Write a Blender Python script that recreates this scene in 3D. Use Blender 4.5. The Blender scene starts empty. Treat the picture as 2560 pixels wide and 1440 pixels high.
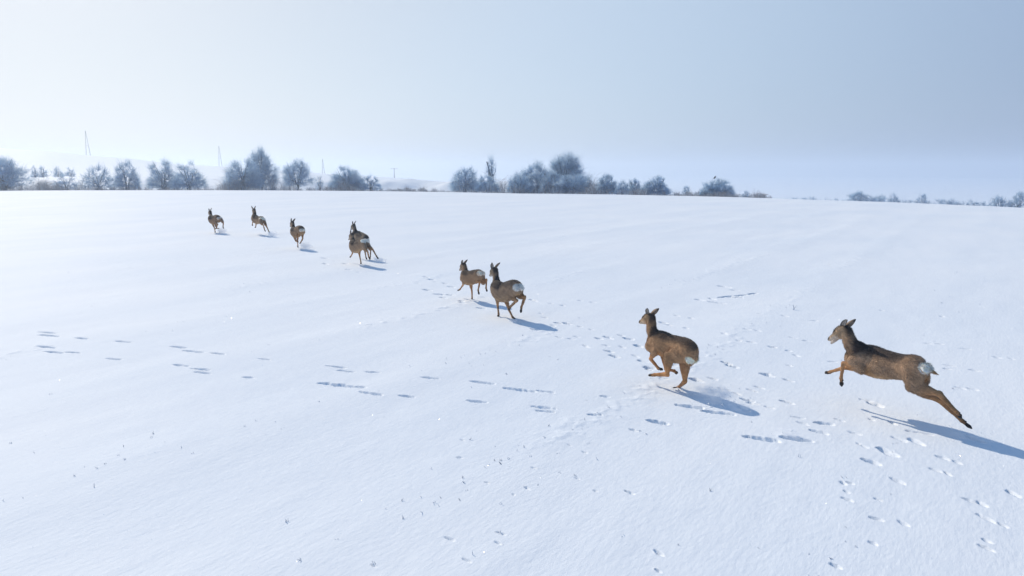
import bpy, math, random
import numpy as np
from mathutils import Vector

rng = np.random.default_rng(7)
random.seed(7)
sc = bpy.context.scene
COL = sc.collection

SKY_STOPS = [(140, (.4, 1.7, 3.9)), (110, (.6, 2.0, 4.5)), (92, (1.7, 2.6, 4.6)), (78, (2.8, 3.8, 5.7)), (62, (4.3, 5.6, 7.3)), (45, (5.3, 6.5, 8.0)), (32, (5.2, 6.0, 7.0)), (18, (5.2, 5.8, 6.6))]
SUN_E = 3.1
EXPOSURE = 0.11
HAZE = 0.0010
ZEN = (0.34, 0.75, 0.9)
ZENC = (0.25, 1.75, 4.4)

# ------------------------------------------------------------------ camera
F_PX = 1707.0
CAM_H = 2.7
HORIZON = 425.0
PITCH = math.atan((720 - HORIZON) / F_PX)
cam_data = bpy.data.cameras.new("camera")
cam = bpy.data.objects.new("camera", cam_data)
COL.objects.link(cam)
cam.location = (0, 0, CAM_H)
cam.rotation_euler = (math.pi / 2 - PITCH, 0, 0)
cam_data.sensor_width = 36.0
cam_data.lens = 36.0 * F_PX / 2560.0
cam_data.clip_start = 0.1
cam_data.clip_end = 9000
sc.camera = cam

# ------------------------------------------------------------------ sky, sun, exposure
SUN_AZ = math.radians(-40.0)      # from +Y towards +X
SUN_EL = math.radians(36.0)
SUN_DIR = Vector((math.sin(SUN_AZ) * math.cos(SUN_EL), math.cos(SUN_AZ) * math.cos(SUN_EL), math.sin(SUN_EL)))
world = bpy.data.worlds.new("World")
sc.world = world
world.use_nodes = True
nt = world.node_tree
nt.nodes.clear()
N = nt.nodes.new
L = nt.links.new
out = N("ShaderNodeOutputWorld")
bg = N("ShaderNodeBackground")
bg.inputs["Strength"].default_value = 0.1
sky = N("ShaderNodeTexSky")
sky.sky_type = 'NISHITA'
sky.sun_disc = False
sky.sun_elevation = SUN_EL
sky.sun_rotation = SUN_AZ
sky.air_density = 1.0
sky.dust_density = 2.0
tc = N("ShaderNodeTexCoord")
nrm = N("ShaderNodeVectorMath"); nrm.operation = 'NORMALIZE'
L(tc.outputs["Generated"], nrm.inputs[0])
dot = N("ShaderNodeVectorMath"); dot.operation = 'DOT_PRODUCT'
L(nrm.outputs["Vector"], dot.inputs[0])
dot.inputs[1].default_value = SUN_DIR
mr = N("ShaderNodeMapRange")
mr.inputs["From Min"].default_value = -1.0
mr.inputs["From Max"].default_value = 1.0
L(dot.outputs["Value"], mr.inputs["Value"])
ramp = N("ShaderNodeValToRGB")
ramp.color_ramp.interpolation = 'B_SPLINE'
def stop(p, c):
    e = ramp.color_ramp.elements.new(p)
    e.color = (*[x / 10 for x in c], 1)
els = ramp.color_ramp.elements
els[0].position = 0.0
els[0].color = (.16, .27, .52, 1)
els[1].position = 1.0
els[1].color = (1, 1, 1, 1)
def gpos(deg): return (math.cos(math.radians(deg)) + 1) / 2
for deg, c in SKY_STOPS:
    stop(gpos(deg), c)
L(mr.outputs["Result"], ramp.inputs["Fac"])
mix = N("ShaderNodeMix"); mix.data_type = 'RGBA'
mix.inputs["Factor"].default_value = 0.78      # winter mist veils most of the clear-sky blue
L(sky.outputs["Color"], mix.inputs["A"])
x10 = N("ShaderNodeVectorMath"); x10.operation = 'SCALE'; x10.inputs["Scale"].default_value = 10.0
L(ramp.outputs["Color"], x10.inputs[0])
# clear deep blue overhead and behind, above the bright mist layer
sepz = N("ShaderNodeSeparateXYZ"); L(nrm.outputs["Vector"], sepz.inputs[0])
zen = N("ShaderNodeMapRange"); zen.interpolation_type = 'SMOOTHSTEP'
zen.inputs["From Min"].default_value = ZEN[0]; zen.inputs["From Max"].default_value = ZEN[1]; zen.inputs["To Max"].default_value = ZEN[2]
L(sepz.outputs["Z"], zen.inputs["Value"])
mz = N("ShaderNodeMix"); mz.data_type = 'RGBA'
L(zen.outputs["Result"], mz.inputs["Factor"]); L(x10.outputs["Vector"], mz.inputs["A"])
mz.inputs["B"].default_value = (*ZENC, 1)
L(mz.outputs["Result"], mix.inputs["B"])
L(mix.outputs["Result"], bg.inputs["Color"])
L(bg.outputs["Background"], out.inputs["Surface"])

sun_data = bpy.data.lights.new("sun", 'SUN')
sun_data.energy = SUN_E
sun_data.angle = math.radians(0.55)
sun_data.color = (1.0, 0.90, 0.74)
sun = bpy.data.objects.new("sun", sun_data)
COL.objects.link(sun)
sun.rotation_euler = SUN_DIR.to_track_quat('Z', 'Y').to_euler()
sun.location = (-60, 60, 80)

sc.view_settings.view_transform = 'Standard'
sc.view_settings.look = 'None'
sc.view_settings.exposure = EXPOSURE
sc.view_settings.gamma = 1.0
sc.cycles.use_denoising = True
sc.cycles.max_bounces = 10
sc.cycles.diffuse_bounces = 8
sc.cycles.volume_bounces = 4
sc.cycles.sample_clamp_indirect = 6

# ------------------------------------------------------------------ helpers
def ray(u, v):
    x = (u - 1280) / F_PX; d = (v - 720) / F_PX
    return np.array([x, math.cos(PITCH) - d * math.sin(PITCH), -math.sin(PITCH) - d * math.cos(PITCH)])
def ground(u, v, z=0.0):
    r = ray(u, v); t = (z - CAM_H) / r[2]
    return r[:2] * t
def az_of(u):
    return math.atan2((u - 1280) / F_PX, math.cos(PITCH) + 0.14 * math.sin(PITCH))
def drop_of(v, u):
    r = ray(u, v); return -r[2] / math.hypot(r[0], r[1])     # metres down per metre along the ground

def tag(o, label=None, cat=None, group=None, kind=None):
    for k, v in (("label", label), ("category", cat), ("group", group), ("kind", kind)):
        if v: o[k] = v
    return o

def mesh_np(name, V, faces, mat, parent=None, smooth=False, colors=None, loc=None):
    """faces: int array (n,3) or (n,4); one mesh object"""
    me = bpy.data.meshes.new(name)
    V = np.asarray(V, dtype=np.float32); faces = np.asarray(faces, dtype=np.int32)
    k = faces.shape[1]
    me.vertices.add(len(V)); me.vertices.foreach_set("co", V.ravel())
    me.loops.add(faces.size); me.loops.foreach_set("vertex_index", faces.ravel())
    me.polygons.add(len(faces))
    me.polygons.foreach_set("loop_start", np.arange(0, faces.size, k, dtype=np.int32))
    me.polygons.foreach_set("loop_total", np.full(len(faces), k, dtype=np.int32))
    if smooth: me.polygons.foreach_set("use_smooth", np.ones(len(faces), dtype=bool))
    me.update(calc_edges=True)
    if colors is not None:
        a = me.color_attributes.new("tint", 'FLOAT_COLOR', 'POINT')
        c = np.ones((len(V), 4), dtype=np.float32); c[:, :3] = colors
        a.data.foreach_set("color", c.ravel())
    me.materials.append(mat)
    o = bpy.data.objects.new(name, me)
    COL.objects.link(o)
    if parent: o.parent = parent
    if loc is not None: o.location = loc
    return o

def empty(name, loc, rz=0):
    o = bpy.data.objects.new(name, None); COL.objects.link(o)
    o.location = loc; o.rotation_euler = (0, 0, rz); o.empty_display_size = 0.2
    return o

def vnoise(x, y, seed):
    """smooth value noise, vectorised, about -1..1"""
    r = np.random.default_rng(seed); T = r.random((256, 256)) * 2 - 1
    xi = np.floor(x).astype(np.int64); yi = np.floor(y).astype(np.int64)
    fx = x - xi; fy = y - yi
    fx = fx * fx * (3 - 2 * fx); fy = fy * fy * (3 - 2 * fy)
    a = T[xi & 255, yi & 255]; b = T[(xi + 1) & 255, yi & 255]
    c = T[xi & 255, (yi + 1) & 255]; d = T[(xi + 1) & 255, (yi + 1) & 255]
    return (a * (1 - fx) + b * fx) * (1 - fy) + (c * (1 - fx) + d * fx) * fy
def fbm(x, y, seed, octs=4, gain=0.5):
    s = 0; a = 1; n = 0
    for i in range(octs):
        s = s + a * vnoise(x * 2 ** i + 13.7 * i, y * 2 ** i - 7.1 * i, seed + i); n += a; a *= gain
    return s / n
def sstep(a, b, x):
    t = np.clip((x - a) / (b - a), 0, 1); return t * t * (3 - 2 * t)

# ------------------------------------------------------------------ materials
def new_mat(name):
    m = bpy.data.materials.new(name); m.use_nodes = True
    b = m.node_tree.nodes["Principled BSDF"]
    return m, m.node_tree, b

def snow_material():
    m, nt, b = new_mat("snow")
    n = nt.nodes.new; l = nt.links.new
    geo = n("ShaderNodeNewGeometry")
    rot = n("ShaderNodeMapping"); rot.inputs["Rotation"].default_value = (0, 0, math.radians(-54))
    l(geo.outputs["Position"], rot.inputs["Vector"])
    st = n("ShaderNodeMapping"); st.inputs["Scale"].default_value = (0.45, 1.0, 1.0)
    l(rot.outputs["Vector"], st.inputs["Vector"])
    n1 = n("ShaderNodeTexNoise"); n1.inputs["Scale"].default_value = 22; n1.inputs["Detail"].default_value = 5; n1.inputs["Roughness"].default_value = 0.62
    l(st.outputs["Vector"], n1.inputs["Vector"])
    n2 = n("ShaderNodeTexNoise"); n2.inputs["Scale"].default_value = 160; n2.inputs["Detail"].default_value = 3
    l(geo.outputs["Position"], n2.inputs["Vector"])
    ad = n("ShaderNodeMath"); ad.operation = 'MULTIPLY_ADD'; ad.inputs[1].default_value = 0.22
    l(n2.outputs["Fac"], ad.inputs[0]); l(n1.outputs["Fac"], ad.inputs[2])
    bp = n("ShaderNodeBump"); bp.inputs["Strength"].default_value = 0.38; bp.inputs["Distance"].default_value = 0.016
    l(ad.outputs["Value"], bp.inputs["Height"])
    l(bp.outputs["Normal"], b.inputs["Normal"])
    n3 = n("ShaderNodeTexNoise"); n3.inputs["Scale"].default_value = 0.35; n3.inputs["Detail"].default_value = 6
    l(st.outputs["Vector"], n3.inputs["Vector"])
    rp = n("ShaderNodeValToRGB")
    rp.color_ramp.elements[0].position = 0.3; rp.color_ramp.elements[0].color = (0.80, 0.845, 0.90, 1)
    rp.color_ramp.elements[1].position = 0.7; rp.color_ramp.elements[1].color = (0.875, 0.90, 0.93, 1)
    l(n3.outputs["Fac"], rp.inputs["Fac"]); l(rp.outputs["Color"], b.inputs["Base Color"])
    b.inputs["Roughness"].default_value = 0.62
    b.inputs["Specular IOR Level"].default_value = 0.06
    return m
SNOW = snow_material()

def tint_material(name, rough=0.85, bump=0.0, scale=80, vary=0.15, spec=0.3):
    """colour comes from the mesh's own 'tint' (coat, bark, frost), with fine procedural variation"""
    m, nt, b = new_mat(name); n = nt.nodes.new; l = nt.links.new
    at = n("ShaderNodeAttribute"); at.attribute_name = "tint"
    tcn = n("ShaderNodeTexCoord")
    no = n("ShaderNodeTexNoise"); no.inputs["Scale"].default_value = scale; no.inputs["Detail"].default_value = 4
    l(tcn.outputs["Object"], no.inputs["Vector"])
    mrn = n("ShaderNodeMapRange"); mrn.inputs["From Min"].default_value = 0.3; mrn.inputs["From Max"].default_value = 0.7
    mrn.inputs["To Min"].default_value = 1 - vary; mrn.inputs["To Max"].default_value = 1 + vary
    l(no.outputs["Fac"], mrn.inputs["Value"])
    vm = n("ShaderNodeVectorMath"); vm.operation = 'SCALE'
    l(at.outputs["Color"], vm.inputs[0]); l(mrn.outputs["Result"], vm.inputs["Scale"])
    l(vm.outputs["Vector"], b.inputs["Base Color"])
    b.inputs["Roughness"].default_value = rough
    b.inputs["Specular IOR Level"].default_value = spec
    if bump:
        bp = n("ShaderNodeBump"); bp.inputs["Strength"].default_value = bump; bp.inputs["Distance"].default_value = 0.006
        l(no.outputs["Fac"], bp.inputs["Height"]); l(bp.outputs["Normal"], b.inputs["Normal"])
    return m
def plain(name, col, rough=0.7, spec=0.4, vary=0.1, scale=12):
    m, nt, b = new_mat(name); n = nt.nodes.new; l = nt.links.new
    no = n("ShaderNodeTexNoise"); no.inputs["Scale"].default_value = scale
    rp = n("ShaderNodeValToRGB")
    rp.color_ramp.elements[0].color = (*[c * (1 - vary) for c in col], 1); rp.color_ramp.elements[1].color = (*[min(1, c * (1 + vary)) for c in col], 1)
    l(no.outputs["Fac"], rp.inputs["Fac"]); l(rp.outputs["Color"], b.inputs["Base Color"])
    b.inputs["Roughness"].default_value = rough; b.inputs["Specular IOR Level"].default_value = spec
    return m
COAT = tint_material("deer_coat", 0.8, 0.35, 140, 0.28)
_b = COAT.node_tree.nodes["Principled BSDF"]; _b.inputs["Sheen Weight"].default_value = 0.45; _b.inputs["Sheen Roughness"].default_value = 0.35; _b.inputs["Sheen Tint"].default_value = (1.0, .82, .62, 1)
def frost_material():
    """rime is translucent: part of the light passes through the ice needles"""
    m = tint_material("frosted_twigs", 0.85, 0, 3, 0.12, 0.1); nt = m.node_tree; b = nt.nodes["Principled BSDF"]
    tr = nt.nodes.new("ShaderNodeBsdfTranslucent"); mx = nt.nodes.new("ShaderNodeMixShader"); mx.inputs[0].default_value = 0.5
    nt.links.new(b.inputs["Base Color"].links[0].from_socket, tr.inputs["Color"])
    nt.links.new(b.outputs[0], mx.inputs[1]); nt.links.new(tr.outputs[0], mx.inputs[2])
    nt.links.new(mx.outputs[0], nt.nodes["Material Output"].inputs["Surface"])
    return m
FROST = frost_material()
EYE = plain("eye_gloss", (0.012, 0.009, 0.008), 0.08, 0.8)
POLE = plain("weathered_pole", (0.22, 0.22, 0.23), 0.8)

# ------------------------------------------------------------------ the field
EDGE_U = [-3000, 0, 1300, 1500, 1700, 1850, 1980, 2300, 2560, 5500]
EDGE_V = [476, 475, 481, 483, 486.5, 490, 494, 503.5, 514, 545]
A_E = np.array([az_of(u) for u in EDGE_U])
D_E = np.array([CAM_H / drop_of(v, u) for u, v in zip(EDGE_U, EDGE_V)])
S_E = CAM_H / D_E
HILL_U = [-3000, 0, 120, 210, 330, 450, 560, 800, 1000, 1130, 1300, 5500]
HILL_V = [345, 370, 377, 387, 397, 411, 416, 433, 446, 462, 520, 520]
A_H = np.array([az_of(u) for u in HILL_U])
Z_H = np.array([CAM_H - drop_of(v, u) * 500 for u, v in zip(HILL_U, HILL_V)])
ROW = math.radians(35.5)
ROWPH = -6.25 / 2.7 % 1.0

def edge_dist(az): return np.interp(az, A_E, D_E)
def big_z(x, y):
    r = np.hypot(x, y); az = np.arctan2(x, y)
    D = np.interp(az, A_E, D_E); S = CAM_H / D
    R0 = D - 8
    t = np.clip(r - R0, 0, None)
    left = 1 - sstep(-0.05, 0.22, az)
    smax = 0.055
    k = S / 16
    tl = smax / (2 * k)
    z = -np.where(t < tl, k * t * t, k * tl * tl + smax * (t - tl))
    # left side: a ditch, then a low snowy bank and rising far fields
    ditch = -0.75
    zl = np.maximum(z, ditch)
    bank = 0.62 + 0.5 * vnoise(x / 7, y / 7, 51) + 0.25 * vnoise(x / 2.4, y / 2.4, 52)
    zl = zl + (bank - zl) * sstep(D + 11, D + 16, r)
    hz = np.interp(az, A_H, Z_H)
    mid = np.minimum(1.2, hz)
    zl = zl + (mid - zl) * sstep(D + 22, 240, r)
    zl = zl + (hz - zl) * sstep(250, 500, r)
    zl = zl + (-30 - zl) * sstep(520, 900, r)
    zr = np.maximum(z, -30)
    return zl * left + zr * (1 - left)

STREAKS = []
def streaks(org, s, arr):
    for a in arr:
        STREAKS.append((org[0] + s * a[0], org[1] + s * a[1], org[0] + s * a[2], org[1] + s * a[3]))
streaks((60, 780), .5625, [(65,92,140,98),(78,105,150,112),(62,156,135,163),(100,178,168,184),(190,180,245,184),(232,119,275,123),(410,132,470,138),(372,208,425,213),(655,156,718,162),(715,174,795,184),(835,186,890,193),(668,236,728,244),(750,254,820,260),(765,268,825,276),(980,291,1022,294),(1040,211,1090,216),(1345,241,1430,250),(1400,260,1470,267),(1525,267,1578,271),(1320,316,1510,338),(1495,358,1590,372),(1668,372,1730,378),(1765,294,1840,300),(1985,308,2090,321),(1975,394,2048,402),(2140,340,2270,355),(2285,350,2350,360),(2265,420,2360,432),(2280,438,2350,446),(2510,457,2560,462)])
streaks((900, 960), 1 / 3, [(1715,232,1805,240),(1805,97,1865,101),(2180,280,2295,300),(640,1145,700,1165),(1025,1105,1090,1125),(775,1305,830,1330),(2030,340,2080,355),(85,1345,115,1362),(940,740,970,748),(1240,775,1265,790),(720,550,765,555),(755,415,780,425),(1285,632,1320,640),(1615,703,1645,715),(1755,798,1780,806),(1990,800,2050,822),(1670,510,1700,520),(1560,458,1590,466),(1140,825,1158,833),(2215,1240,2265,1275),(2222,1382,2250,1396),(1020,1180,1055,1196)])
streaks((1600, 900), .375, [(520,188,565,205),(575,200,605,212),(620,218,668,238),(680,262,750,285),(720,290,785,302),(720,200,772,215),(770,180,820,195),(838,315,885,332),(940,278,1018,300),(1015,385,1085,395),(1055,420,1118,438),(1172,425,1280,435),(1305,398,1362,416),(1143,474,1240,500),(1392,484,1465,505),(1450,562,1510,590),(1685,526,1762,556),(1808,545,1888,580),(1600,600,1690,645),(1492,670,1595,705),(1980,652,2060,680),(2090,684,2130,700),(1938,734,2010,760),(2035,760,2070,780),(1678,792,1755,828),(2455,878,2518,910),(2155,927,2245,957),(2258,950,2310,980),(2258,1035,2360,1085),(2395,1092,2445,1115),(1360,922,1415,946),(1345,815,1365,835),(1385,820,1415,828),(1365,875,1392,886),(1565,925,1608,938),(1545,1050,1615,1072),(1735,1078,1785,1105),(1535,1215,1575,1235),(2265,1235,2355,1272),(2290,1195,2335,1215),(1280,1358,1335,1385),(345,128,410,150),(462,120,510,134),(550,14,600,30),(600,38,642,52),(825,98,880,112),(965,132,1005,144),(250,305,400,326),(430,345,620,370),(690,512,905,545),(950,520,1145,548),(130,118,185,132),(205,35,240,45),(40,45,95,60),(40,60,80,75),(2110,182,2165,195),(2195,190,2250,203),(1475,268,1540,282),(1780,485,1850,497),(1850,495,1945,512),(1665,420,1700,440),(1530,400,1555,412),(55,405,170,428),(660,318,720,345),(2180,520,2280,560),(1530,290,1600,315)])
streaks((1040, 560), .359, [(1950,521,2000,530),(2040,512,2080,524),(2150,505,2270,512),(2110,510,2200,500),(2230,500,2300,492),(2320,488,2370,480),(2045,538,2140,550),(2115,430,2185,442),(2200,457,2250,462),(1255,796,1300,806),(1315,788,1362,800),(1300,845,1345,852),(1318,882,1370,892),(1362,915,1410,930),(1418,850,1455,862),(1530,842,1572,858),(1510,912,1550,925),(1550,948,1610,962),(1595,1000,1655,1012),(1600,1015,1645,1025),(1165,845,1200,862),(1205,735,1235,742),(975,788,1010,796),(810,735,860,745),(1060,800,1090,806),(1100,785,1135,792),(1130,715,1155,720),(1030,692,1070,702),(965,690,1010,698),(880,650,915,657),(860,625,880,629),(940,706,970,715),(305,538,335,545),(310,550,335,558),(430,583,485,590),(135,488,200,494),(175,512,205,519),(220,493,258,500),(470,513,495,518),(190,408,215,415),(130,402,148,406),(230,433,262,438),(60,365,85,370),(90,383,125,388),(0,410,15,413),(60,455,98,462),(800,527,840,540),(925,553,950,558),(1135,534,1160,538),(1220,546,1242,550),(1010,568,1030,572),(1700,685,1745,693),(1745,700,1775,706),(1800,634,1825,640),(1905,651,1935,657),(1410,775,1445,782),(1445,795,1505,805),(1870,722,1895,728),(2285,732,2325,740),(2360,738,2395,746),(2135,762,2165,772),(2230,810,2262,818),(2315,822,2358,830),(2465,855,2500,862),(2130,960,2175,972),(2170,985,2230,1000),(2410,1045,2475,1062),(1915,1080,1985,1102),(2035,1072,2090,1088),(1700,1068,1745,1085),(1785,978,1840,990)])
streaks((0, 480), .3516, [(2290,468,2325,475),(2300,508,2330,515),(2440,508,2465,512),(2370,490,2390,492),(2465,550,2490,554),(2545,568,2560,571)])
streaks((1900, 560), .2778, [(265,1015,320,1022),(400,1045,455,1053),(90,1107,150,1115),(240,1135,285,1145),(310,1175,350,1192),(625,1237,690,1242),(245,1270,280,1282),(25,1355,110,1380),(215,1403,290,1422),(1660,1268,1745,1280),(1660,1302,1720,1308),(1895,1310,1965,1322),(2120,1200,2165,1210),(2245,1210,2290,1220),(1830,1125,1885,1132),(1590,1078,1650,1086),(1485,1073,1540,1080),(205,822,245,832),(470,865,510,868),(1090,772,1110,778),(1635,826,1655,832)])


def build_field():
    fine = np.arange(math.radians(-41.5), math.radians(41.5), 0.0019)
    c1 = np.arange(math.radians(41.5), math.radians(75), 0.01)
    c2 = np.arange(math.radians(75), math.radians(180), 0.06)
    az = np.concatenate([-c2[::-1], -c1[::-1], fine, c1, c2]); az = np.unique(az)
    r1 = 3.2 * np.exp(np.arange(0, math.log(42 / 3.2), 0.0024))
    r2 = 42 * np.exp(np.arange(0, math.log(160 / 42), 0.006))
    r3 = 160 * np.exp(np.arange(0, math.log(3500 / 160), 0.02))
    r = np.concatenate([[0.3, 0.8, 1.4, 2, 2.6], r1, r2, r3])
    Rg, Ag = np.meshgrid(r, az, indexing='ij')
    X = Rg * np.sin(Ag); Y = Rg * np.cos(Ag)
    Z = big_z(X, Y)
    fade = 1 - sstep(60, 110, Rg)
    # tillage rows under the snow, running away to the right
    c = X * math.cos(ROW) - Y * math.sin(ROW); a = X * math.sin(ROW) + Y * math.cos(ROW)
    rowmask = 0.5 + 0.5 * vnoise(c / 5.5, a / 30, 3)
    phase = c / 2.7 + 0.12 * vnoise(a / 9, c / 6, 5) - ROWPH
    ridge = np.abs(((phase + 0.5) % 1.0) - 0.5) * -2 + 1
    Z += fade * (0.014 * rowmask * (sstep(0.35, 1, ridge)) + 0.034 * fbm(X / 6.5, Y / 6.5, 11, 3) + 0.008 * fbm(c / 0.55, a / 1.5, 21, 3))
    rough = sstep(0.72, 1.0, ridge) * sstep(0.1, 0.8, vnoise(a / 3.1, c / 2.0, 31) + 0.35 * rowmask) * sstep(-2.5, -3.4, c)
    cr = fbm(X / 0.12, Y / 0.12, 41, 3)
    Z += fade * rough * (0.022 * np.clip(cr - 0.02, 0, 1))
    # wind crust: small asymmetric ripples
    wx = X * math.cos(SUN_AZ) - Y * math.sin(SUN_AZ); wy = X * math.sin(SUN_AZ) + Y * math.cos(SUN_AZ)
    cr2 = fbm(wx / 0.17, wy / 0.34, 61, 3)
    patch = 0.25 + 0.75 * sstep(-0.2, 0.5, fbm(X / 2.6, Y / 2.6, 71, 2))
    Z += fade * patch * 0.0034 * cr2
    # hoof prints and drag marks
    lr = np.log(r[5:5 + len(r1)] / 3.2)
    for i, (u0, v0, u1, v1) in enumerate(STREAKS):
        rs = np.random.default_rng(900 + i)
        A = ground(u0, v0); B = ground(u1, v1)
        D = B - A; ln = np.hypot(*D)
        d0 = math.hypot(*A)
        if ln > 1.1: w = 0.028
        else: w = np.clip(0.030 + 0.04 * ln, 0.03, 0.055) * rs.uniform(0.65, 1.05)
        dep = (0.046 + 0.022 * rs.random()) * (0.75 if ln > 1.1 else 1.0)
        if ln < .13: w *= .5; dep *= .42
        if u0 > 1500 or (v0 < 860 and u0 > 800): dep *= 1.4; w *= 1.22
        elif u0 < 1500: dep *= .7; w *= .85
        w = max(w, 0.0022 * d0)
        # the dark mark is the shaded sunward wall: the hollow reaches a little further down-sun
        mx, my = (A + B) / 2; rad = ln / 2 + w * 3
        rm, am = math.hypot(mx, my), math.atan2(mx, my)
        i0 = np.searchsorted(r, rm - rad); i1 = np.searchsorted(r, rm + rad)
        j0 = np.searchsorted(az, am - rad / rm); j1 = np.searchsorted(az, am + rad / rm)
        if i1 <= i0 or j1 <= j0: continue
        xs = X[i0:i1, j0:j1]; ys = Y[i0:i1, j0:j1]
        t = np.clip(((xs - A[0]) * D[0] + (ys - A[1]) * D[1]) / (ln * ln + 1e-9), 0, 1)
        wob = 0.30 * w * vnoise(xs / 0.09, ys / 0.09, 300 + i) + 0.30 * w * vnoise(xs / 0.03, ys / 0.03, 400 + i)
        dd = np.hypot(xs - A[0] - t * D[0], ys - A[1] - t * D[1]) + wob
        ww = w * (0.75 + 0.35 * np.sin(math.pi * np.clip(t, 0.05, 0.95)))
        prof = 1 - sstep(0.45, 1.05, dd / ww)
        taper = 0.55 + 0.45 * np.sin(math.pi * np.clip(0.15 + 0.8 * t, 0, 1))
        Z[i0:i1, j0:j1] -= dep * prof * taper
        rim = np.exp(-((dd / ww - 1.35) / 0.28) ** 2) * np.clip(0.4 + vnoise(xs / 0.06, ys / 0.06, 600 + i), 0, 1.4)
        Z[i0:i1, j0:j1] += 0.005 * rim
    nr, na = X.shape
    V = np.stack([X.ravel(), Y.ravel(), Z.ravel()], 1)
    I = np.arange(nr * na).reshape(nr, na)
    q = np.stack([I[:-1, :-1], I[:-1, 1:], I[1:, 1:], I[1:, :-1]], -1).reshape(-1, 4)[:, ::-1]
    # close the ring behind the camera
    q2 = np.stack([I[:-1, -1], I[:-1, 0], I[1:, 0], I[1:, -1]], -1)[:, ::-1]
    q3 = np.stack([I[0, :-1], np.full(na - 1, nr * na), np.full(na - 1, nr * na), I[0, 1:]], -1)
    V = np.vstack([V, [[0, 0, 0]]])
    o = mesh_np("snow_field", V, np.vstack([q, q2]), SNOW, smooth=True)
    tag(o, kind="structure")
    return (r, az, Z)
GRID = build_field()
def field_z(x, y):
    r, az, Z = GRID
    rr = math.hypot(x, y); aa = math.atan2(x, y)
    return float(Z[min(np.searchsorted(r, rr), len(r) - 1), min(np.searchsorted(az, aa), len(az) - 1)])

# ------------------------------------------------------------------ frosted shrubs and trees
BARK = np.array([.20, .25, .31]); RIME_SHADE_BLUE = np.array([.86, .93, .98]); TWIG_SHADE_BLUE = np.array([.46, .64, .82])  # twig and rime colours are tinted with the blue of shade
def prisms(A, B, ra, rb, ca, cb):
    """3-sided tapered sticks, vectorised"""
    n = len(A); d = B - A; d /= np.linalg.norm(d, axis=1)[:, None] + 1e-9
    h = np.where(np.abs(d[:, 2:3]) > .9, np.array([[1, 0, 0]]), np.array([[0, 0, 1.0]]))
    u = np.cross(d, h); u /= np.linalg.norm(u, axis=1)[:, None]; w = np.cross(d, u)
    V = np.empty((n, 6, 3)); C = np.empty((n, 6, 3))
    for i in range(3):
        t = 2 * math.pi * i / 3; q = u * math.cos(t) + w * math.sin(t)
        V[:, i] = A + q * ra[:, None]; V[:, 3 + i] = B + q * rb[:, None]; C[:, i] = ca; C[:, 3 + i] = cb
    base = (np.arange(n) * 6)[:, None]
    F = np.concatenate([base + np.array([[i, (i + 1) % 3, 3 + (i + 1) % 3, 3 + i]]) for i in range(3)])
    return V.reshape(-1, 3), F, C.reshape(-1, 3)

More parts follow.
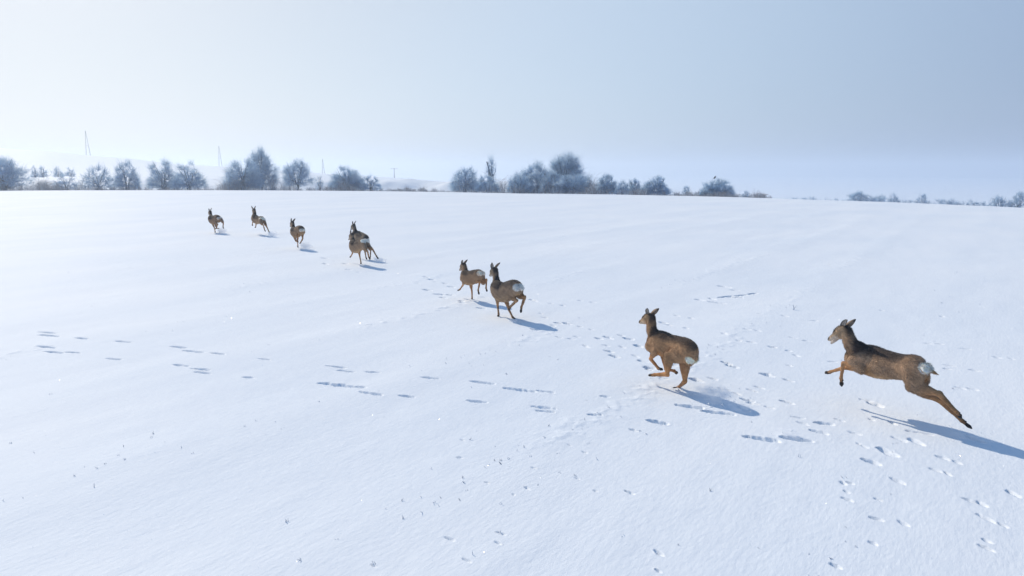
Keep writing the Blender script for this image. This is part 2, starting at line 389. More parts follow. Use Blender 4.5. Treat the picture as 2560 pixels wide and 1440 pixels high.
def woody(name, x, y, z, w, h, n_tips, label, cat, group, seed, stems=5, clear=.06, lean=0.0, tall=False, frost=1.0, twig=.011, trunk=False, top_w=1.0):
    """multi-stemmed frosted shrub or tree: trunk mesh + crown mesh of branches and rime-covered twigs"""
    r = np.random.default_rng(seed)
    # crown = many overlapping lumps under an uneven dome, plus wisps that stick out of it
    lumps = []
    nl = int(r.integers(9, 13))
    for i in range(nl):
        t = -1 + 2 * (i + r.uniform(.1, .9)) / nl; dome = (1 - .50 * abs(t) ** 2.8) * r.uniform(.78, 1.0)
        lw = w * r.uniform(.09, .16) * top_w; lh = h * r.uniform(.11, .20)
        lumps.append((t * (w * .5 - lw * .8), r.normal(0, .14) * w, h * dome - lh, lw, lh))
        if True:
            lumps.append((t * w * .36, r.normal(0, .12) * w, (h * dome) * r.uniform(.40, .56), lw * 1.15, lh * 1.3))
        if not trunk or i % 2: lumps.append((t * w * (.42 if not trunk else .3), r.normal(0, .1) * w, h * r.uniform(.12, .26), lw * 1.1, h * .17))
    if not trunk: lumps += [(q * w, 0, h * .20, w * .17, h * .20) for q in (-.32, -.12, .12, .32)] + [(q * w, 0, h * .45, w * .16, h * .2) for q in (-.2, .0, .2)]
    else: lumps += [(q * w, 0, h * zz, w * .19, h * .2) for q, zz in ((-.17, .56), (.17, .54), (.03, .74))]
    if tall:
        lumps = [(r.normal(0, .05) * w, r.normal(0, .05) * w, h * q, w * (.44 - .30 * abs(q - .55) / .45), h * .09) for q in np.linspace(.35, .9, 8)]
    lx = np.array(lumps)
    vol = lx[:, 3] ** 2 * lx[:, 4]; k = r.choice(len(lx), n_tips, p=vol / vol.sum())
    v = r.normal(size=(n_tips, 3)); v /= np.linalg.norm(v, axis=1)[:, None]
    rad = r.uniform(0, 1, n_tips) ** .5
    T = lx[k, :3] + v * rad[:, None] * np.stack([lx[k, 3], lx[k, 3], lx[k, 4]], 1)
    wisp = r.uniform(size=n_tips) < .12
    cen = np.array([0, 0, h * .25])
    T[wisp] = cen + (T[wisp] - cen) * r.uniform(1.03, 1.14, (wisp.sum(), 1))
    lf = (r.normal(0, .20, len(lx)))[k]
    ok = T[:, 2] > h * (clear if not trunk else .13); T = T[ok]; lf = lf[ok]; T[:, 0] += lean * T[:, 2]
    # main limbs
    SA, SB, sr0, sr1, nodes = [], [], [], [], []
    br = max(.02, h * .018)
    forks = []
    if trunk:
        p = np.zeros(3)
        for i in range(4):
            q = p + np.array([r.normal(0, .03) * h + lean * h * .1, r.normal(0, .03) * h, h * (.2 if tall else .09)])
            SA.append(p); SB.append(q); sr0.append(br * (1.5 - .28 * i)); sr1.append(br * (1.5 - .28 * (i + 1))); nodes.append(q); p = q; forks.append(q)
    for i in range(stems):
        an = 2 * math.pi * i / stems + r.uniform(-.4, .4); sp = r.uniform(.5, 1)
        p = forks[r.integers(len(forks))] if trunk else np.array([math.cos(an), math.sin(an), 0]) * w * .05
        end = np.array([math.cos(an) * w * .33 * sp, math.sin(an) * w * .3 * sp, h * r.uniform(.55, .88)])
        ns = 5
        for j in range(ns):
            t = (j + 1) / ns; q = p * 0 + (np.array([0, 0, 0]) if not trunk else p * 0)
            tgt = end * t ** np.array([1.25, 1.25, .8]) + r.normal(0, .02, 3) * h
            if trunk: tgt = SB[min(3, len(SB) - 1)] * 0 + (forks[0] * (1 - t) + end * t) + r.normal(0, .018, 3) * h
            SA.append(p); SB.append(tgt); sr0.append(br * (1 - .8 * (j / ns))); sr1.append(br * (1 - .8 * ((j + 1) / ns))); nodes.append(tgt); p = tgt
    nodes = np.array(nodes)
    # secondary boughs reach lump points, twigs then branch from the nearest bough
    m = max(30, len(T) // 16); sel = T[r.choice(len(T), m, replace=False)] * np.array([.86, .86, .9])
    dd = np.linalg.norm(sel[:, None] - nodes[None], axis=2) + np.where(nodes[None, :, 2] > sel[:, None, 2], h * .3, 0)
    A = nodes[dd.argmin(1)]; M1 = A * .55 + sel * .45 + r.normal(0, .025, (m, 3)) * h + np.array([0, 0, -.02 * h])
    bA = np.concatenate([A, M1]); bB = np.concatenate([M1, sel])
    r0 = np.concatenate([np.full(m, br * .35), np.full(m, br * .22)]); r1 = np.concatenate([np.full(m, br * .22), np.full(m, twig)])
    jn = np.concatenate([M1, sel, A * .3 + M1 * .7, M1 * .5 + sel * .5])
    # twigs
    idx = np.empty(len(T), dtype=int)
    for c0 in range(0, len(T), 2000):
        idx[c0:c0 + 2000] = (np.linalg.norm(T[c0:c0 + 2000, None] - jn[None], axis=2) + r.uniform(0, .08 * h, (len(T[c0:c0 + 2000]), len(jn)))).argmin(1)
    tA = jn[idx]; ln = np.linalg.norm(T - tA, axis=1)
    maxl = .16 * h + .18
    tA = T - (T - tA) * np.minimum(1, maxl / (ln + 1e-6))[:, None]
    mid = (tA + T) / 2 + r.normal(0, .12, T.shape) * np.minimum(ln, maxl)[:, None]
    rdir = T - np.array([0, 0, h * .12]); rdir /= np.linalg.norm(rdir, axis=1)[:, None] + 1e-6
    fork = T + (rdir * .085 + r.normal(0, .035, T.shape)) * h * r.uniform(.5, 1.2, (len(T), 1))
    fork2 = mid + (rdir * .07 + r.normal(0, .04, T.shape)) * h
    n = len(T)
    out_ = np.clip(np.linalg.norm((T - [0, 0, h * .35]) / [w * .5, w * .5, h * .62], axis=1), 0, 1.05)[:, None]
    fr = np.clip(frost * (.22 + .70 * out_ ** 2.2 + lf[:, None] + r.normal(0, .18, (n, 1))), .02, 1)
    ct = TWIG_SHADE_BLUE * (1 - fr) + RIME_SHADE_BLUE * fr; cb_ = TWIG_SHADE_BLUE * (1 - fr * .5) + RIME_SHADE_BLUE * fr * .5
    tr = np.full(n, twig)
    segs = [(bA, bB, r0, r1, np.tile(TWIG_SHADE_BLUE * .6, (2 * m, 1)), np.tile(TWIG_SHADE_BLUE, (2 * m, 1))),
            (tA, mid, tr * 1.3, tr, cb_, ct), (mid, T, tr, tr * .8, ct, ct), (T, fork, tr * .85, tr * .45, ct, np.minimum(ct * 1.25, RIME_SHADE_BLUE)), (mid, fork2, tr * .85, tr * .4, ct, np.minimum(ct * 1.2, RIME_SHADE_BLUE))]
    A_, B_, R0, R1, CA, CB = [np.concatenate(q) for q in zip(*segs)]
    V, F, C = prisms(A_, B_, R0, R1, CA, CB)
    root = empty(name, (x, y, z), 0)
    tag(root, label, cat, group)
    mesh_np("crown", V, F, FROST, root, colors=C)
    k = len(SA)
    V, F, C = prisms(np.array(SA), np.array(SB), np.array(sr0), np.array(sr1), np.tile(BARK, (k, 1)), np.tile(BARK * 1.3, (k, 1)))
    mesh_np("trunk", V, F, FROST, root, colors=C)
    return root

def place(u, vb, d):
    """point of the ground d metres from the camera in the direction of photo column u"""
    az = az_of(u); x, y = d * math.sin(az), d * math.cos(az)
    return x, y, float(big_z(np.array([x]), np.array([y]))[0])
HG = "frosted shrubs and trees of the hedgerow"
def hedge(name, u, wpx, vtop, label, cat="shrub", tips=None, back=5.0, group=HG, **kw):
    az = az_of(u); d = float(edge_dist(np.array([az]))[0]) + back
    x, y, z = place(u, 0, d)
    depth = d * math.cos(az); ztop = CAM_H - (vtop - HORIZON) / F_PX * depth * 1.0
    w = wpx / F_PX * depth * 1.06; h = ztop - z + .05
    seed = int(u * 7 + vtop)
    if tips is None: tips = int(np.clip(w * h * (80 if u < 1000 else 105), 240, 3600))
    if u < 1000: kw.setdefault('frost', 1.2); kw.setdefault('twig', .0125)
    return woody(name, x, y, z - .05, w, h, tips, label, cat, group, seed, **kw)

hedge("frosted_tree", 14, 128, 386, "umbrella-shaped frosted tree on bare stems, cut by the left edge of the photo", "tree", trunk=True, stems=7, lean=-.05, back=4, top_w=1.15)
hedge("frosted_shrub", 168, 66, 428, "low sparse frosted shrub between the leftmost tree and the taller thicket", tips=480, frost=1.3, twig=.014)
hedge("frosted_shrub", 248, 78, 402, "open feathery pale shrub just below the tallest power pole", tips=900, frost=1.3, back=6, twig=.014)
hedge("frosted_shrub", 320, 74, 396, "dark dense rounded shrub next to the pale feathery one, third clump from the left", back=5)
hedge("frosted_shrub", 410, 78, 391, "left half of the double-crowned shrub, with wispy arching top twigs", back=7, stems=7)
hedge("frosted_shrub", 474, 86, 400, "right half of the double-crowned shrub, wide with several dark stems", back=4, stems=8)
hedge("frosted_shrub", 610, 100, 388, "broad bushy mound at the foot of the tallest tree left of centre", back=4, tips=3000)
hedge("frosted_tree", 655, 82, 366, "tallest rounded frosted tree of the left half, rising above a broad bushy mound", "tree", back=8, trunk=True, stems=8, tips=2700)
hedge("frosted_tree", 744, 84, 394, "vase-shaped frosted tree standing alone on a snowy bank", "tree", back=4, trunk=True, stems=7, tips=1900)
hedge("weed_clump", 800, 26, 431, "small spindly weed clump below the thin third power pole", "plant", tips=160, frost=1.2, back=6)
hedge("frosted_shrub", 868, 94, 410, "dense blue-grey domed shrub, left of the small fan-shaped one", back=5, tips=3400)
hedge("frosted_shrub", 928, 54, 430, "small fan-shaped open shrub leaning against the domed one", tips=620, stems=9, back=4)
hedge("frosted_shrub", 1162, 80, 410, "round loose-topped shrub left of the slim tall tree", back=5, tips=2400)
hedge("frosted_shrub", 1218, 62, 430, "low bush filling the foot of the slim tall tree", back=4, tips=1500)
hedge("slim_tree", 1229, 34, 385, "slim tall bare tree like an upright feather", "tree", back=7, trunk=True, tall=True, stems=4, tips=230, twig=.010)
hedge("frosted_shrub", 1300, 70, 424, "low whitish shrub at the left foot of the biggest thicket", back=4, tips=1800)
hedge("frosted_shrub", 1340, 118, 401, "widest dense domed thicket, dark blue in the middle, right of centre", back=7, tips=5200)
hedge("frosted_tree", 1415, 100, 376, "tall fan-crowned frosted tree behind the big thicket", "tree", back=11, trunk=True, stems=10, tips=4600)
hedge("frosted_shrub", 1432, 100, 428, "long low bush under the fan-crowned tree", back=5, tips=3400)
hedge("frosted_shrub", 1384, 70, 424, "mid-height bush wedged between the big thicket and the fan-crowned tree", back=5, tips=2400)
hedge("frosted_shrub", 1475, 24, 427, "thin pale wispy shrub at the right end of the biggest thicket", back=6, tips=200, frost=1.2)
hedge("frosted_shrub", 1517, 62, 432, "boxy frosted shrub, first one right of the biggest thicket", back=5, tips=2400)
hedge("frosted_shrub", 1556, 38, 447, "low pale bush between the boxy shrub and the small peaked one", back=4, tips=900)
hedge("frosted_shrub", 1584, 42, 438, "small peaked shrub, right next to a low pale bush", back=6, tips=1000)
hedge("frosted_shrub", 1639, 72, 436, "neat hemispherical shrub standing clear, right of the small peaked shrub", back=5, tips=2600)
hedge("frosted_tree", 1716, 24, 460, "tiny round-headed tree alone in the gap of the hedge", "tree", back=4, trunk=True, stems=5, tips=200)
hedge("frosted_shrub", 1792, 90, 442, "wide rounded shrub with a bird on top, last big one before the hedge thins out", back=5, tips=2800)
hedge("frosted_shrub", 1764, 40, 462, "low pale bush at the left foot of the shrub with the bird", back=4, tips=600)
hedge("frosted_shrub", 1865, 20, 472, "tiny bush at the thin end of the hedge", back=4, tips=160)

# far tree line on the right, across the dip
FG = "far trees beyond the dip on the right"
def far(u, wpx, vtop, label, cat="tree", d=235, tips=500, **kw):
    x, y, z = place(u, 0, d); depth = d * math.cos(az_of(u))
    ztop = CAM_H - (vtop - HORIZON) / F_PX * depth
    wpx = wpx * 1.25
    woody("far_tree" if cat == "tree" else "far_bush", x, y, z, wpx / F_PX * depth, max(1.5, ztop - z), tips, label, cat, FG, int(u * 3 + vtop), twig=.03, frost=.8, **kw)
far(1968, 26, 491, "faintest low far bush, where the distant line begins behind the snow", "bush", tips=160)
far(2085, 40, 493, "thin low far scrub beside the two bare prongs", "bush", tips=260)
far(2262, 30, 494, "small low far bush touching the squat one by the dead tree", "bush", tips=240)
far(2415, 34, 500, "tiny low far bush tucked right of the long thicket", "bush", tips=220)
far(1995, 34, 489, "lowest far bush at the left start of the distant tree line", "bush")
far(2028, 50, 485, "long low hump-shaped far bush", "bush", tips=700)
far(2070, 22, 489, "scrap of far bush with two bare prongs", "bush", tips=120)
far(2100, 46, 492, "faint flat far bush between the hump and the first tall far tree", "bush", tips=420)
far(2146, 44, 471, "first tall far tree of the distant line, round double crown", tips=900, trunk=True)
far(2188, 54, 483, "broad round far bush beside the first tall far tree", "bush", tips=1100)
far(2205, 36, 480, "paler far tree behind the broad round far bush", tips=300, trunk=True, d=255)
far(2238, 44, 485, "squat far bush at the foot of the forked dead tree", "bush", tips=800)
far(2233, 26, 471, "forked dead far tree with bare antler-like limbs", tips=36, trunk=True, stems=4)
far(2281, 32, 491, "small faint far bush right of the dead tree", "bush", tips=260)
far(2308, 34, 478, "feathery far tree standing alone above a low bush", tips=260, trunk=True)
far(2312, 44, 497, "low bush below the feathery far tree", "bush", tips=480)
far(2362, 58, 491, "long rounded far thicket, its left half", "bush", tips=1000)
far(2390, 44, 493, "long rounded far thicket, its right half", "bush", tips=800)
far(2435, 40, 496, "far bush with a flat top between the long thicket and the upright trees", "bush", tips=600)
far(2468, 40, 499, "last low far bush before the upright bare trees", "bush", tips=500)
far(2500, 38, 481, "upright many-stemmed bare far tree, second from the right edge", tips=420, trunk=True, stems=9)
far(2528, 30, 497, "far bush between the two upright bare trees", "bush", tips=400)
far(2549, 36, 470, "bare upright far tree at the very right edge", tips=420, trunk=True, stems=7)

# small bushes of a field boundary on the left hillside
LG = "small bushes on the far field boundary at the left"
for u, wp, vt, lab in [(92, 24, 416, "faint small hillside bush, leftmost of the far row"), (112, 30, 412, "tallest faint bush of the far hillside row"), (150, 30, 414, "faint two-lobed bush of the hillside row, left of the tall pole"), (182, 26, 418, "faint low bush near the right end of the hillside row")]:
    d = 200; x, y, z = place(u, 0, d); depth = d * math.cos(az_of(u))
    woody("hillside_bush", x, y, z - .3, wp / F_PX * depth, CAM_H - (vt - HORIZON) / F_PX * depth - z + .6, 220, lab, "bush", LG, u, twig=.025, frost=1.0)

# power poles on the hill crest
def a_pole(u, vt, vb, d, spread, label, tshape=False):
    x, y, _ = place(u, 0, d); depth = d * math.cos(az_of(u))
    z = float(big_z(np.array([x]), np.array([y]))[0])
    H = CAM_H - (vt - HORIZON) / F_PX * depth - z
    az = az_of(u)
    root = empty("power_pole", (x, y, z), -az); tag(root, label, "power pole", "power poles on the far fields")
    def stick(nm, segs, rr):
        A = np.array([s_[0] for s_ in segs], float); B = np.array([s_[1] for s_ in segs], float)
        V, F, C = prisms(A, B, np.full(len(A), rr), np.full(len(A), rr * .7), np.zeros((len(A), 3)), np.zeros((len(A), 3)))
        return mesh_np(nm, V, F, POLE, root)
    if tshape:
        stick("mast", [((0, 0, -.5), (0, 0, H))], .30); stick("crossarm", [((-2.4, 0, H - .6), (2.4, 0, H - .6))], .14)
    else:
        stick("leg", [((-spread * .35, 0, -.5), (0, 0, H))], .17); stick("leg", [((spread * .65, 0, -.5), (.1, 0, H - .3))], .17)
        stick("brace", [((-spread * .2, 0, H * .4), (spread * .38, 0, H * .4))], .10)
        stick("crossarm", [((-.2, -1.6, H - .9), (.2, 1.6, H - .9))], .12)
    ins = [((0, yy, H - .9), (0, yy, H - .3)) for yy in (-1.3, 1.3)] if not tshape else [((xx, 0, H - .6), (xx, 0, H)) for xx in (-2.1, 2.1)]
    for s_ in ins: stick("insulator", [s_], .10)
a_pole(229, 330, 390, 490, 2.2, "tallest A-shaped power pole on the crest of the hill, leftmost of the four")
a_pole(555, 367, 415, 495, 1.9, "second A-shaped power pole from the left, above the gap before the tallest tree")
a_pole(810, 398, 431, 500, 1.6, "thin third A-shaped power pole, right of the vase-shaped tree")
a_pole(987, 420, 445, 500, 1.6, "faintest T-topped power pole, rightmost of the four", True)

# dead grass and weeds under rime along the edge of the field
def frosted_grass():
    r = np.random.default_rng(77); n = 44000
    u = r.uniform(-60, 1930, n)
    dens = .25 + .75 * sstep(-.15, .35, vnoise(u / 38, u * 0, 5)); keep = r.uniform(size=n) < dens; u = u[keep]; n = len(u)
    az = np.arctan2((u - 1280) / F_PX, math.cos(PITCH) + .14 * math.sin(PITCH))
    D = edge_dist(az); d = D + r.uniform(1.5, 12, n)
    x = d * np.sin(az); y = d * np.cos(az); z = big_z(x, y)
    lush = sstep(-.2, .6, vnoise(u / 55, u * 0 + 3, 9)) * np.where(u > 1500, .5, 1)
    h = r.uniform(.25, 1.2, n) * (.45 + 1.0 * lush) * (.65 + .5 * vnoise(u / 7, u * 0 + 9, 19)) * np.where(r.uniform(size=n) < .06, 1.7, 1)
    A = np.stack([x, y, z - .03], 1); lean = r.normal(0, .28, (n, 2)) * h[:, None]
    B = A + np.stack([lean[:, 0], lean[:, 1], h], 1)
    Q = B + np.stack([lean[:, 0] * .8 + r.normal(0, .05, n), lean[:, 1] * .8, h * .12], 1)
    f = np.clip(r.normal(.45, .28, (n, 1)), 0, 1)
    C = np.array([.32, .27, .28]) * (1 - f) + RIME_SHADE_BLUE * f
    V, F, Cc = prisms(np.concatenate([A, B]), np.concatenate([B, Q]), np.full(2 * n, .014), np.full(2 * n, .008), np.concatenate([C, C]), np.concatenate([C, C]))
    o = mesh_np("frosted_grass", V, F, FROST, colors=Cc); tag(o, kind="stuff")
    # low rough bramble tangle lumps between the shrubs
frosted_grass()
def far_scrub():
    r = np.random.default_rng(78); n = 9000
    u = r.uniform(1975, 2620, n); keep = r.uniform(size=n) < .2 + .8 * sstep(-.3, .4, vnoise(u / 30, u * 0, 15)) * sstep(1970, 2200, u); u = u[keep]; n = len(u)
    az = np.arctan2((u - 1280) / F_PX, math.cos(PITCH) + .14 * math.sin(PITCH)); d = r.uniform(222, 250, n)
    x = d * np.sin(az); y = d * np.cos(az); z = big_z(x, y)
    ztop = CAM_H - (507 - HORIZON + (u - 2300) * .03) / F_PX * d * np.cos(az)
    h = np.clip(ztop - z, .8, 6) * r.uniform(.5, 1.0, n)
    A = np.stack([x, y, z], 1); B = A + np.stack([r.normal(0, .3, n), r.normal(0, .3, n), h], 1)
    C = TWIG_SHADE_BLUE * .8 + (RIME_SHADE_BLUE - TWIG_SHADE_BLUE) * r.uniform(0, .5, (n, 1))
    V, F, Cc = prisms(A, B, np.full(n, .05), np.full(n, .02), C, C)
    o = mesh_np("far_scrub", V, F, FROST, colors=Cc); tag(o, kind="stuff")
far_scrub()

# ------------------------------------------------------------------ roe deer
UP = np.array([0, 0, 1.0])
def unit(v): return v / (np.linalg.norm(v) + 1e-12)
def catmull(P, n):
    P = np.asarray(P, float); Q = np.vstack([2 * P[0] - P[1], P, 2 * P[-1] - P[-2]]); outp = []
    for i in range(1, len(Q) - 2):
        for k in range(n):
            t = k / n
            outp.append(0.5 * ((2 * Q[i]) + (-Q[i - 1] + Q[i + 1]) * t + (2 * Q[i - 1] - 5 * Q[i] + 4 * Q[i + 1] - Q[i + 2]) * t * t + (-Q[i - 1] + 3 * Q[i] - 3 * Q[i + 1] + Q[i + 2]) * t ** 3))
    outp.append(Q[-2]); return np.array(outp)
class Soup:
    def __init__(s): s.V = []; s.F = []; s.n = 0
    def add(s, V, F):
        s.V.append(np.asarray(V, float)); s.F.append(np.asarray(F) + s.n); s.n += len(V)
    def get(s): return np.vstack(s.V), np.vstack(s.F)
def sweep(soup, pts, lat, rad, rad2, n=4, m=16):
    """tube along pts; lat = lateral axis hint; rad = lateral half width, rad2 = half width across it"""
    C = catmull(np.hstack([np.asarray(pts, float), np.array(rad)[:, None], np.array(rad2)[:, None]]), n)
    P = C[:, :3]; ra = np.maximum(C[:, 3], .004); rb = np.maximum(C[:, 4], .004)
    T = np.gradient(P, axis=0); T /= np.linalg.norm(T, axis=1)[:, None] + 1e-9
    th = np.linspace(0, 2 * math.pi, m, endpoint=False)
    V = []
    def ring(p, t, a, b):
        l = unit(lat - t * (lat @ t)); u = np.cross(t, l)
        return p + np.outer(np.cos(th) * a, l) + np.outer(np.sin(th) * b, u)
    K = len(P)
    rings = []
    for s_, e in ((-.85, .4), (-.55, .78)): rings.append(ring(P[0] + T[0] * s_ * (ra[0] + rb[0]) / 2, T[0], ra[0] * e, rb[0] * e))
    for i in range(K): rings.append(ring(P[i], T[i], ra[i], rb[i]))
    for s_, e in ((.55, .78), (.85, .4)): rings.append(ring(P[-1] + T[-1] * s_ * (ra[-1] + rb[-1]) / 2, T[-1], ra[-1] * e, rb[-1] * e))
    V = np.vstack(rings); R = len(rings)
    F = []
    for i in range(R - 1):
        for j in range(m):
            a = i * m + j; b = i * m + (j + 1) % m
            F.append((a, b, b + m, a + m))
    V = np.vstack([V, rings[0].mean(0), rings[-1].mean(0)])
    for j in range(0, m, 2):
        F.append((R * m, (j + 2) % m, j + 1, j)); q = (R - 1) * m
        F.append((R * m + 1, q + j, q + j + 1, q + (j + 2) % m))
    soup.add(V, F)
def blob(soup, c, ax, m=14):
    """ellipsoid with the three half axes ax (3 vectors)"""
    V = []; F = []
    for i in range(m + 1):
        ph = math.pi * (i + .0) / m
        for j in range(m):
            t = 2 * math.pi * j / m
            V.append(c + ax[0] * math.sin(ph) * math.cos(t) + ax[1] * math.sin(ph) * math.sin(t) + ax[2] * math.cos(ph))
    for i in range(m):
        for j in range(m):
            a = i * m + j; b = i * m + (j + 1) % m
            F.append((a, b, b + m, a + m))
    soup.add(V, F)

BACK = np.array([.068, .052, .046]); SIDE = np.array([.335, .235, .16]); BELLY = np.array([.46, .33, .20])
LEG = np.array([.42, .24, .12]); WHITE = np.array([.93, .87, .78]); NECKB = np.array([.045, .038, .038])
FACE = np.array([.30, .24, .18]); BLACK = np.array([.015, .013, .013]); PALE = np.array([.48, .44, .40]); TAN = np.array([.42, .25, .11])

def make_deer(name, P, s, label, voxel, open_l=(1, -.6), open_r=(1, -.6), tint=1.0, hair=0, seed=1, mouth=False, fat=1.1, patch=0.0, psize=1.0, saddle=0.0, tail=False, lg=1.0):
    FV = fat; FL = (fat - 1) * .6 + 1.04
    sl = s * lg
    J = {k: np.array(p) for k, p in zip(JN, P)}
    rs = np.random.default_rng(seed)
    fwd = J['ch'] - J['tb']; fwd[2] = 0; fwd = unit(fwd)
    lat = unit(J['hipL'] - J['hipR'] + J['shoL'] - J['shoR']); lat = unit(lat - fwd * (lat @ fwd) * .5)
    S = Soup(); bones = []
    def bone(a, b, r, ca, cb, kind=''): bones.append((a, b, r, ca, cb, kind))
    tb, pel, loin, rib, wi, ch, nk, po, nose = [J[k] for k in ('tb', 'pel', 'loin', 'rib', 'wi', 'ch', 'nk', 'po', 'nose')]
    dv = -UP * s
    # trunk
    rd0 = unit(tb - pel)
    tp = [tb - rd0 * .055 * s + dv * .058, pel + dv * .01, loin, rib + dv * .0, wi + dv * .01, ch + dv * .035]
    sweep(S, tp, lat, [q * s * FL for q in (.080, .108, .110, .120, .106, .074)], [q * s * FV for q in (.088, .126, .124, .144, .150, .112)], 6, 22)
    # neck
    n0 = wi * .45 + ch * .55 + UP * .03 * s
    sweep(S, [wi * .7 + ch * .3, n0, (n0 + nk) / 2, nk, po - unit(nose - po) * .03 * s], lat, [.080 * s, .076 * s, .066 * s, .056 * s, .048 * s], [.135 * s, .125 * s, .100 * s, .078 * s, .058 * s], 5, 18)
    # head
    Fh = unit(nose - po); Lh = unit(lat - Fh * (lat @ Fh)); Uh = np.cross(Fh, Lh)
    if Uh[2] < 0: Uh = -Uh
    hl = np.linalg.norm(nose - po)
    prof = [(-.18, 0, .045, .046), (0, .004, .055, .060), (.2, .000, .058, .067), (.4, -.010, .051, .062), (.58, -.018, .039, .048), (.76, -.022, .030, .036), (.92, -.023, .026, .028), (1.0, -.024, .018, .019)]
    sweep(S, [po + Fh * hl * t + Uh * o * s for t, o, a, b in prof], Lh, [a * s for t, o, a, b in prof], [b * s for t, o, a, b in prof], 3, 18)
    for sd in (1, -1):
        blob(S, po + Fh * hl * .36 + Lh * sd * .036 * s + Uh * .026 * s, [Fh * .026 * s, Lh * .014 * s, Uh * .014 * s])
        blob(S, po + Fh * hl * .25 + Lh * sd * .026 * s - Uh * .025 * s, [Fh * .05 * s, Lh * .024 * s, Uh * .036 * s])
    if mouth:
        sweep(S, [po + Fh * hl * .45 - Uh * .045 * s, po + Fh * hl * .7 - Uh * .062 * s, po + Fh * hl * .9 - Uh * .074 * s], Lh, [.026 * s, .019 * s, .013 * s], [.02 * s, .014 * s, .009 * s], 3, 12)
    hooves = Soup()
    for sd, k in ((1, 'L'), (-1, 'R')):
        hip, sti, hoc, hfe, hto = [J[a + k] for a in ('hip', 'sti', 'hoc', 'hfe', 'hto')]
        sho, elb, car, ffe, fto = [J[a + k] for a in ('sho', 'elb', 'car', 'ffe', 'fto')]
        blob(S, (hip + sti) / 2 + (tb - hip) * .16, [lat * .066 * s, unit(sti - hip) * .155 * s, unit(np.cross(lat, sti - hip)) * .102 * s])
        sweep(S, [hip, (hip + sti) / 2, sti], lat, [.05 * s, .056 * s, .040 * s], [.10 * s, .088 * s, .058 * s], 5)
        sweep(S, [sti, sti * .6 + hoc * .4, sti * .2 + hoc * .8, hoc], lat, [.046 * sl, .040 * sl, .024 * sl, .022 * sl], [.078 * sl, .062 * sl, .034 * sl, .030 * sl], 4)
        ax = unit(unit(hoc - sti) + unit(hoc - hfe))
        blob(S, hoc + ax * .012 * s, [lat * .017 * s, unit(hfe - hoc) * .032 * s, unit(np.cross(lat, hfe - hoc)) * .024 * s])
        sweep(S, [hoc, hoc * .6 + hfe * .4, hoc * .2 + hfe * .8, hfe], lat, [.022 * sl, .018 * sl, .017 * sl, .021 * sl], [.029 * sl, .023 * sl, .020 * sl, .024 * sl], 4, 12)
        sweep(S, [hfe, hfe * .45 + hto * .55], lat, [.018 * sl, .017 * sl], [.019 * sl, .017 * sl], 3, 12)
        # shoulder blade, upper arm, forearm, cannon
        top = wi * .75 + rib * .25 + UP * .06 * s + lat * sd * .066 * s
        sweep(S, [top, (top + sho) / 2, sho], lat, [.03 * s, .042 * s, .042 * s], [.06 * s, .08 * s, .062 * s], 4)
        sweep(S, [sho, elb], lat, [.042 * s, .036 * s], [.068 * s, .056 * s], 4)
        sweep(S, [elb, elb * .5 + car * .5, car * .85 + elb * .15, car], lat, [.038 * sl, .029 * sl, .021 * sl, .022 * sl], [.056 * sl, .038 * sl, .023 * sl, .026 * sl], 4, 14)
        sweep(S, [car, car * .5 + ffe * .5, ffe * .85 + car * .15, ffe], lat, [.020 * sl, .0165 * sl, .0165 * sl, .020 * sl], [.024 * sl, .019 * sl, .018 * sl, .023 * sl], 4, 12)
        sweep(S, [ffe, ffe * .45 + fto * .55], lat, [.017 * sl, .016 * sl], [.018 * sl, .016 * sl], 3, 12)
        for f0, t0, up_ in ((hfe, hto, hoc), (ffe, fto, car)):
            d = unit(t0 - f0); side = unit(lat - d * (lat @ d)); fr = np.cross(d, side)
            for q in (1, -1):
                b0 = f0 + (t0 - f0) * .5 + side * q * .010 * s
                sweep(hooves, [b0, b0 * .5 + t0 * .5 + side * q * .006 * s, t0 + side * q * .005 * s], side, [.0105 * s, .0105 * s, .005 * s], [.016 * s, .017 * s, .007 * s], 3, 10)
            cn = unit(up_ - f0)
            bk = unit(fr) * (1 if fr @ fwd < 0 else -1)
            for q in (1, -1):
                blob(hooves, f0 + d * .02 * s + bk * .016 * s + side * q * .009 * s, [side * .005 * s, d * .010 * s, bk * .007 * s], 6)
        bone(hip, sti, .09, SIDE * .95, SIDE * .95); bone(sti, hoc, .045, SIDE * .92, LEG, 'hind'); bone(hoc, hfe, .02, LEG * .85, LEG * .7)
        bone(hfe, hto, .018, LEG * .55, BLACK * 2.5)
        bone(sho, elb, .05, SIDE, SIDE * .95); bone(elb, car, .025, LEG * .95, LEG); bone(car, ffe, .017, LEG, LEG * .85); bone(ffe, fto, .017, LEG * .7, BLACK * 2.5)
    # rump disc: two flared white lobes beside the short tail
    rd = unit(tb - pel) ; ru = unit(UP - rd * (UP @ rd)); rl = unit(np.cross(ru, rd))
    back = unit(rd * 1.0 + ru * .25)
    lobes = []
    for q in (1, -1):
        c = tb + rl * q * .046 * s * FL + ru * (patch - .048) * s - rd * .012 * s
        bx = unit(back + rl * q * .42)
        ax = [bx * .045 * s, unit(np.cross(ru, bx)) * .056 * s * FL * (.5 + .5 * psize), ru * .062 * s * FL * psize]
        blob(S, c - bx * .004 * s, [ax[0] * .5, ax[1] * .9, ax[2] * .9]); lobes.append((c, ax))
    if tail: sweep(S, [tb - rd * .02 * s - ru * .07 * s, tb + rd * .004 * s - ru * .10 * s, tb + rd * .025 * s - ru * .135 * s], rl, [.022 * s, .020 * s, .008 * s], [.022 * s, .018 * s, .008 * s], 3, 10)
    V, F = S.get()
    me = bpy.data.meshes.new("tmp"); me.from_pydata([tuple(v) for v in V], [], [tuple(int(a) for a in f) for f in F]); me.update()
    ob = bpy.data.objects.new("tmp", me); COL.objects.link(ob)
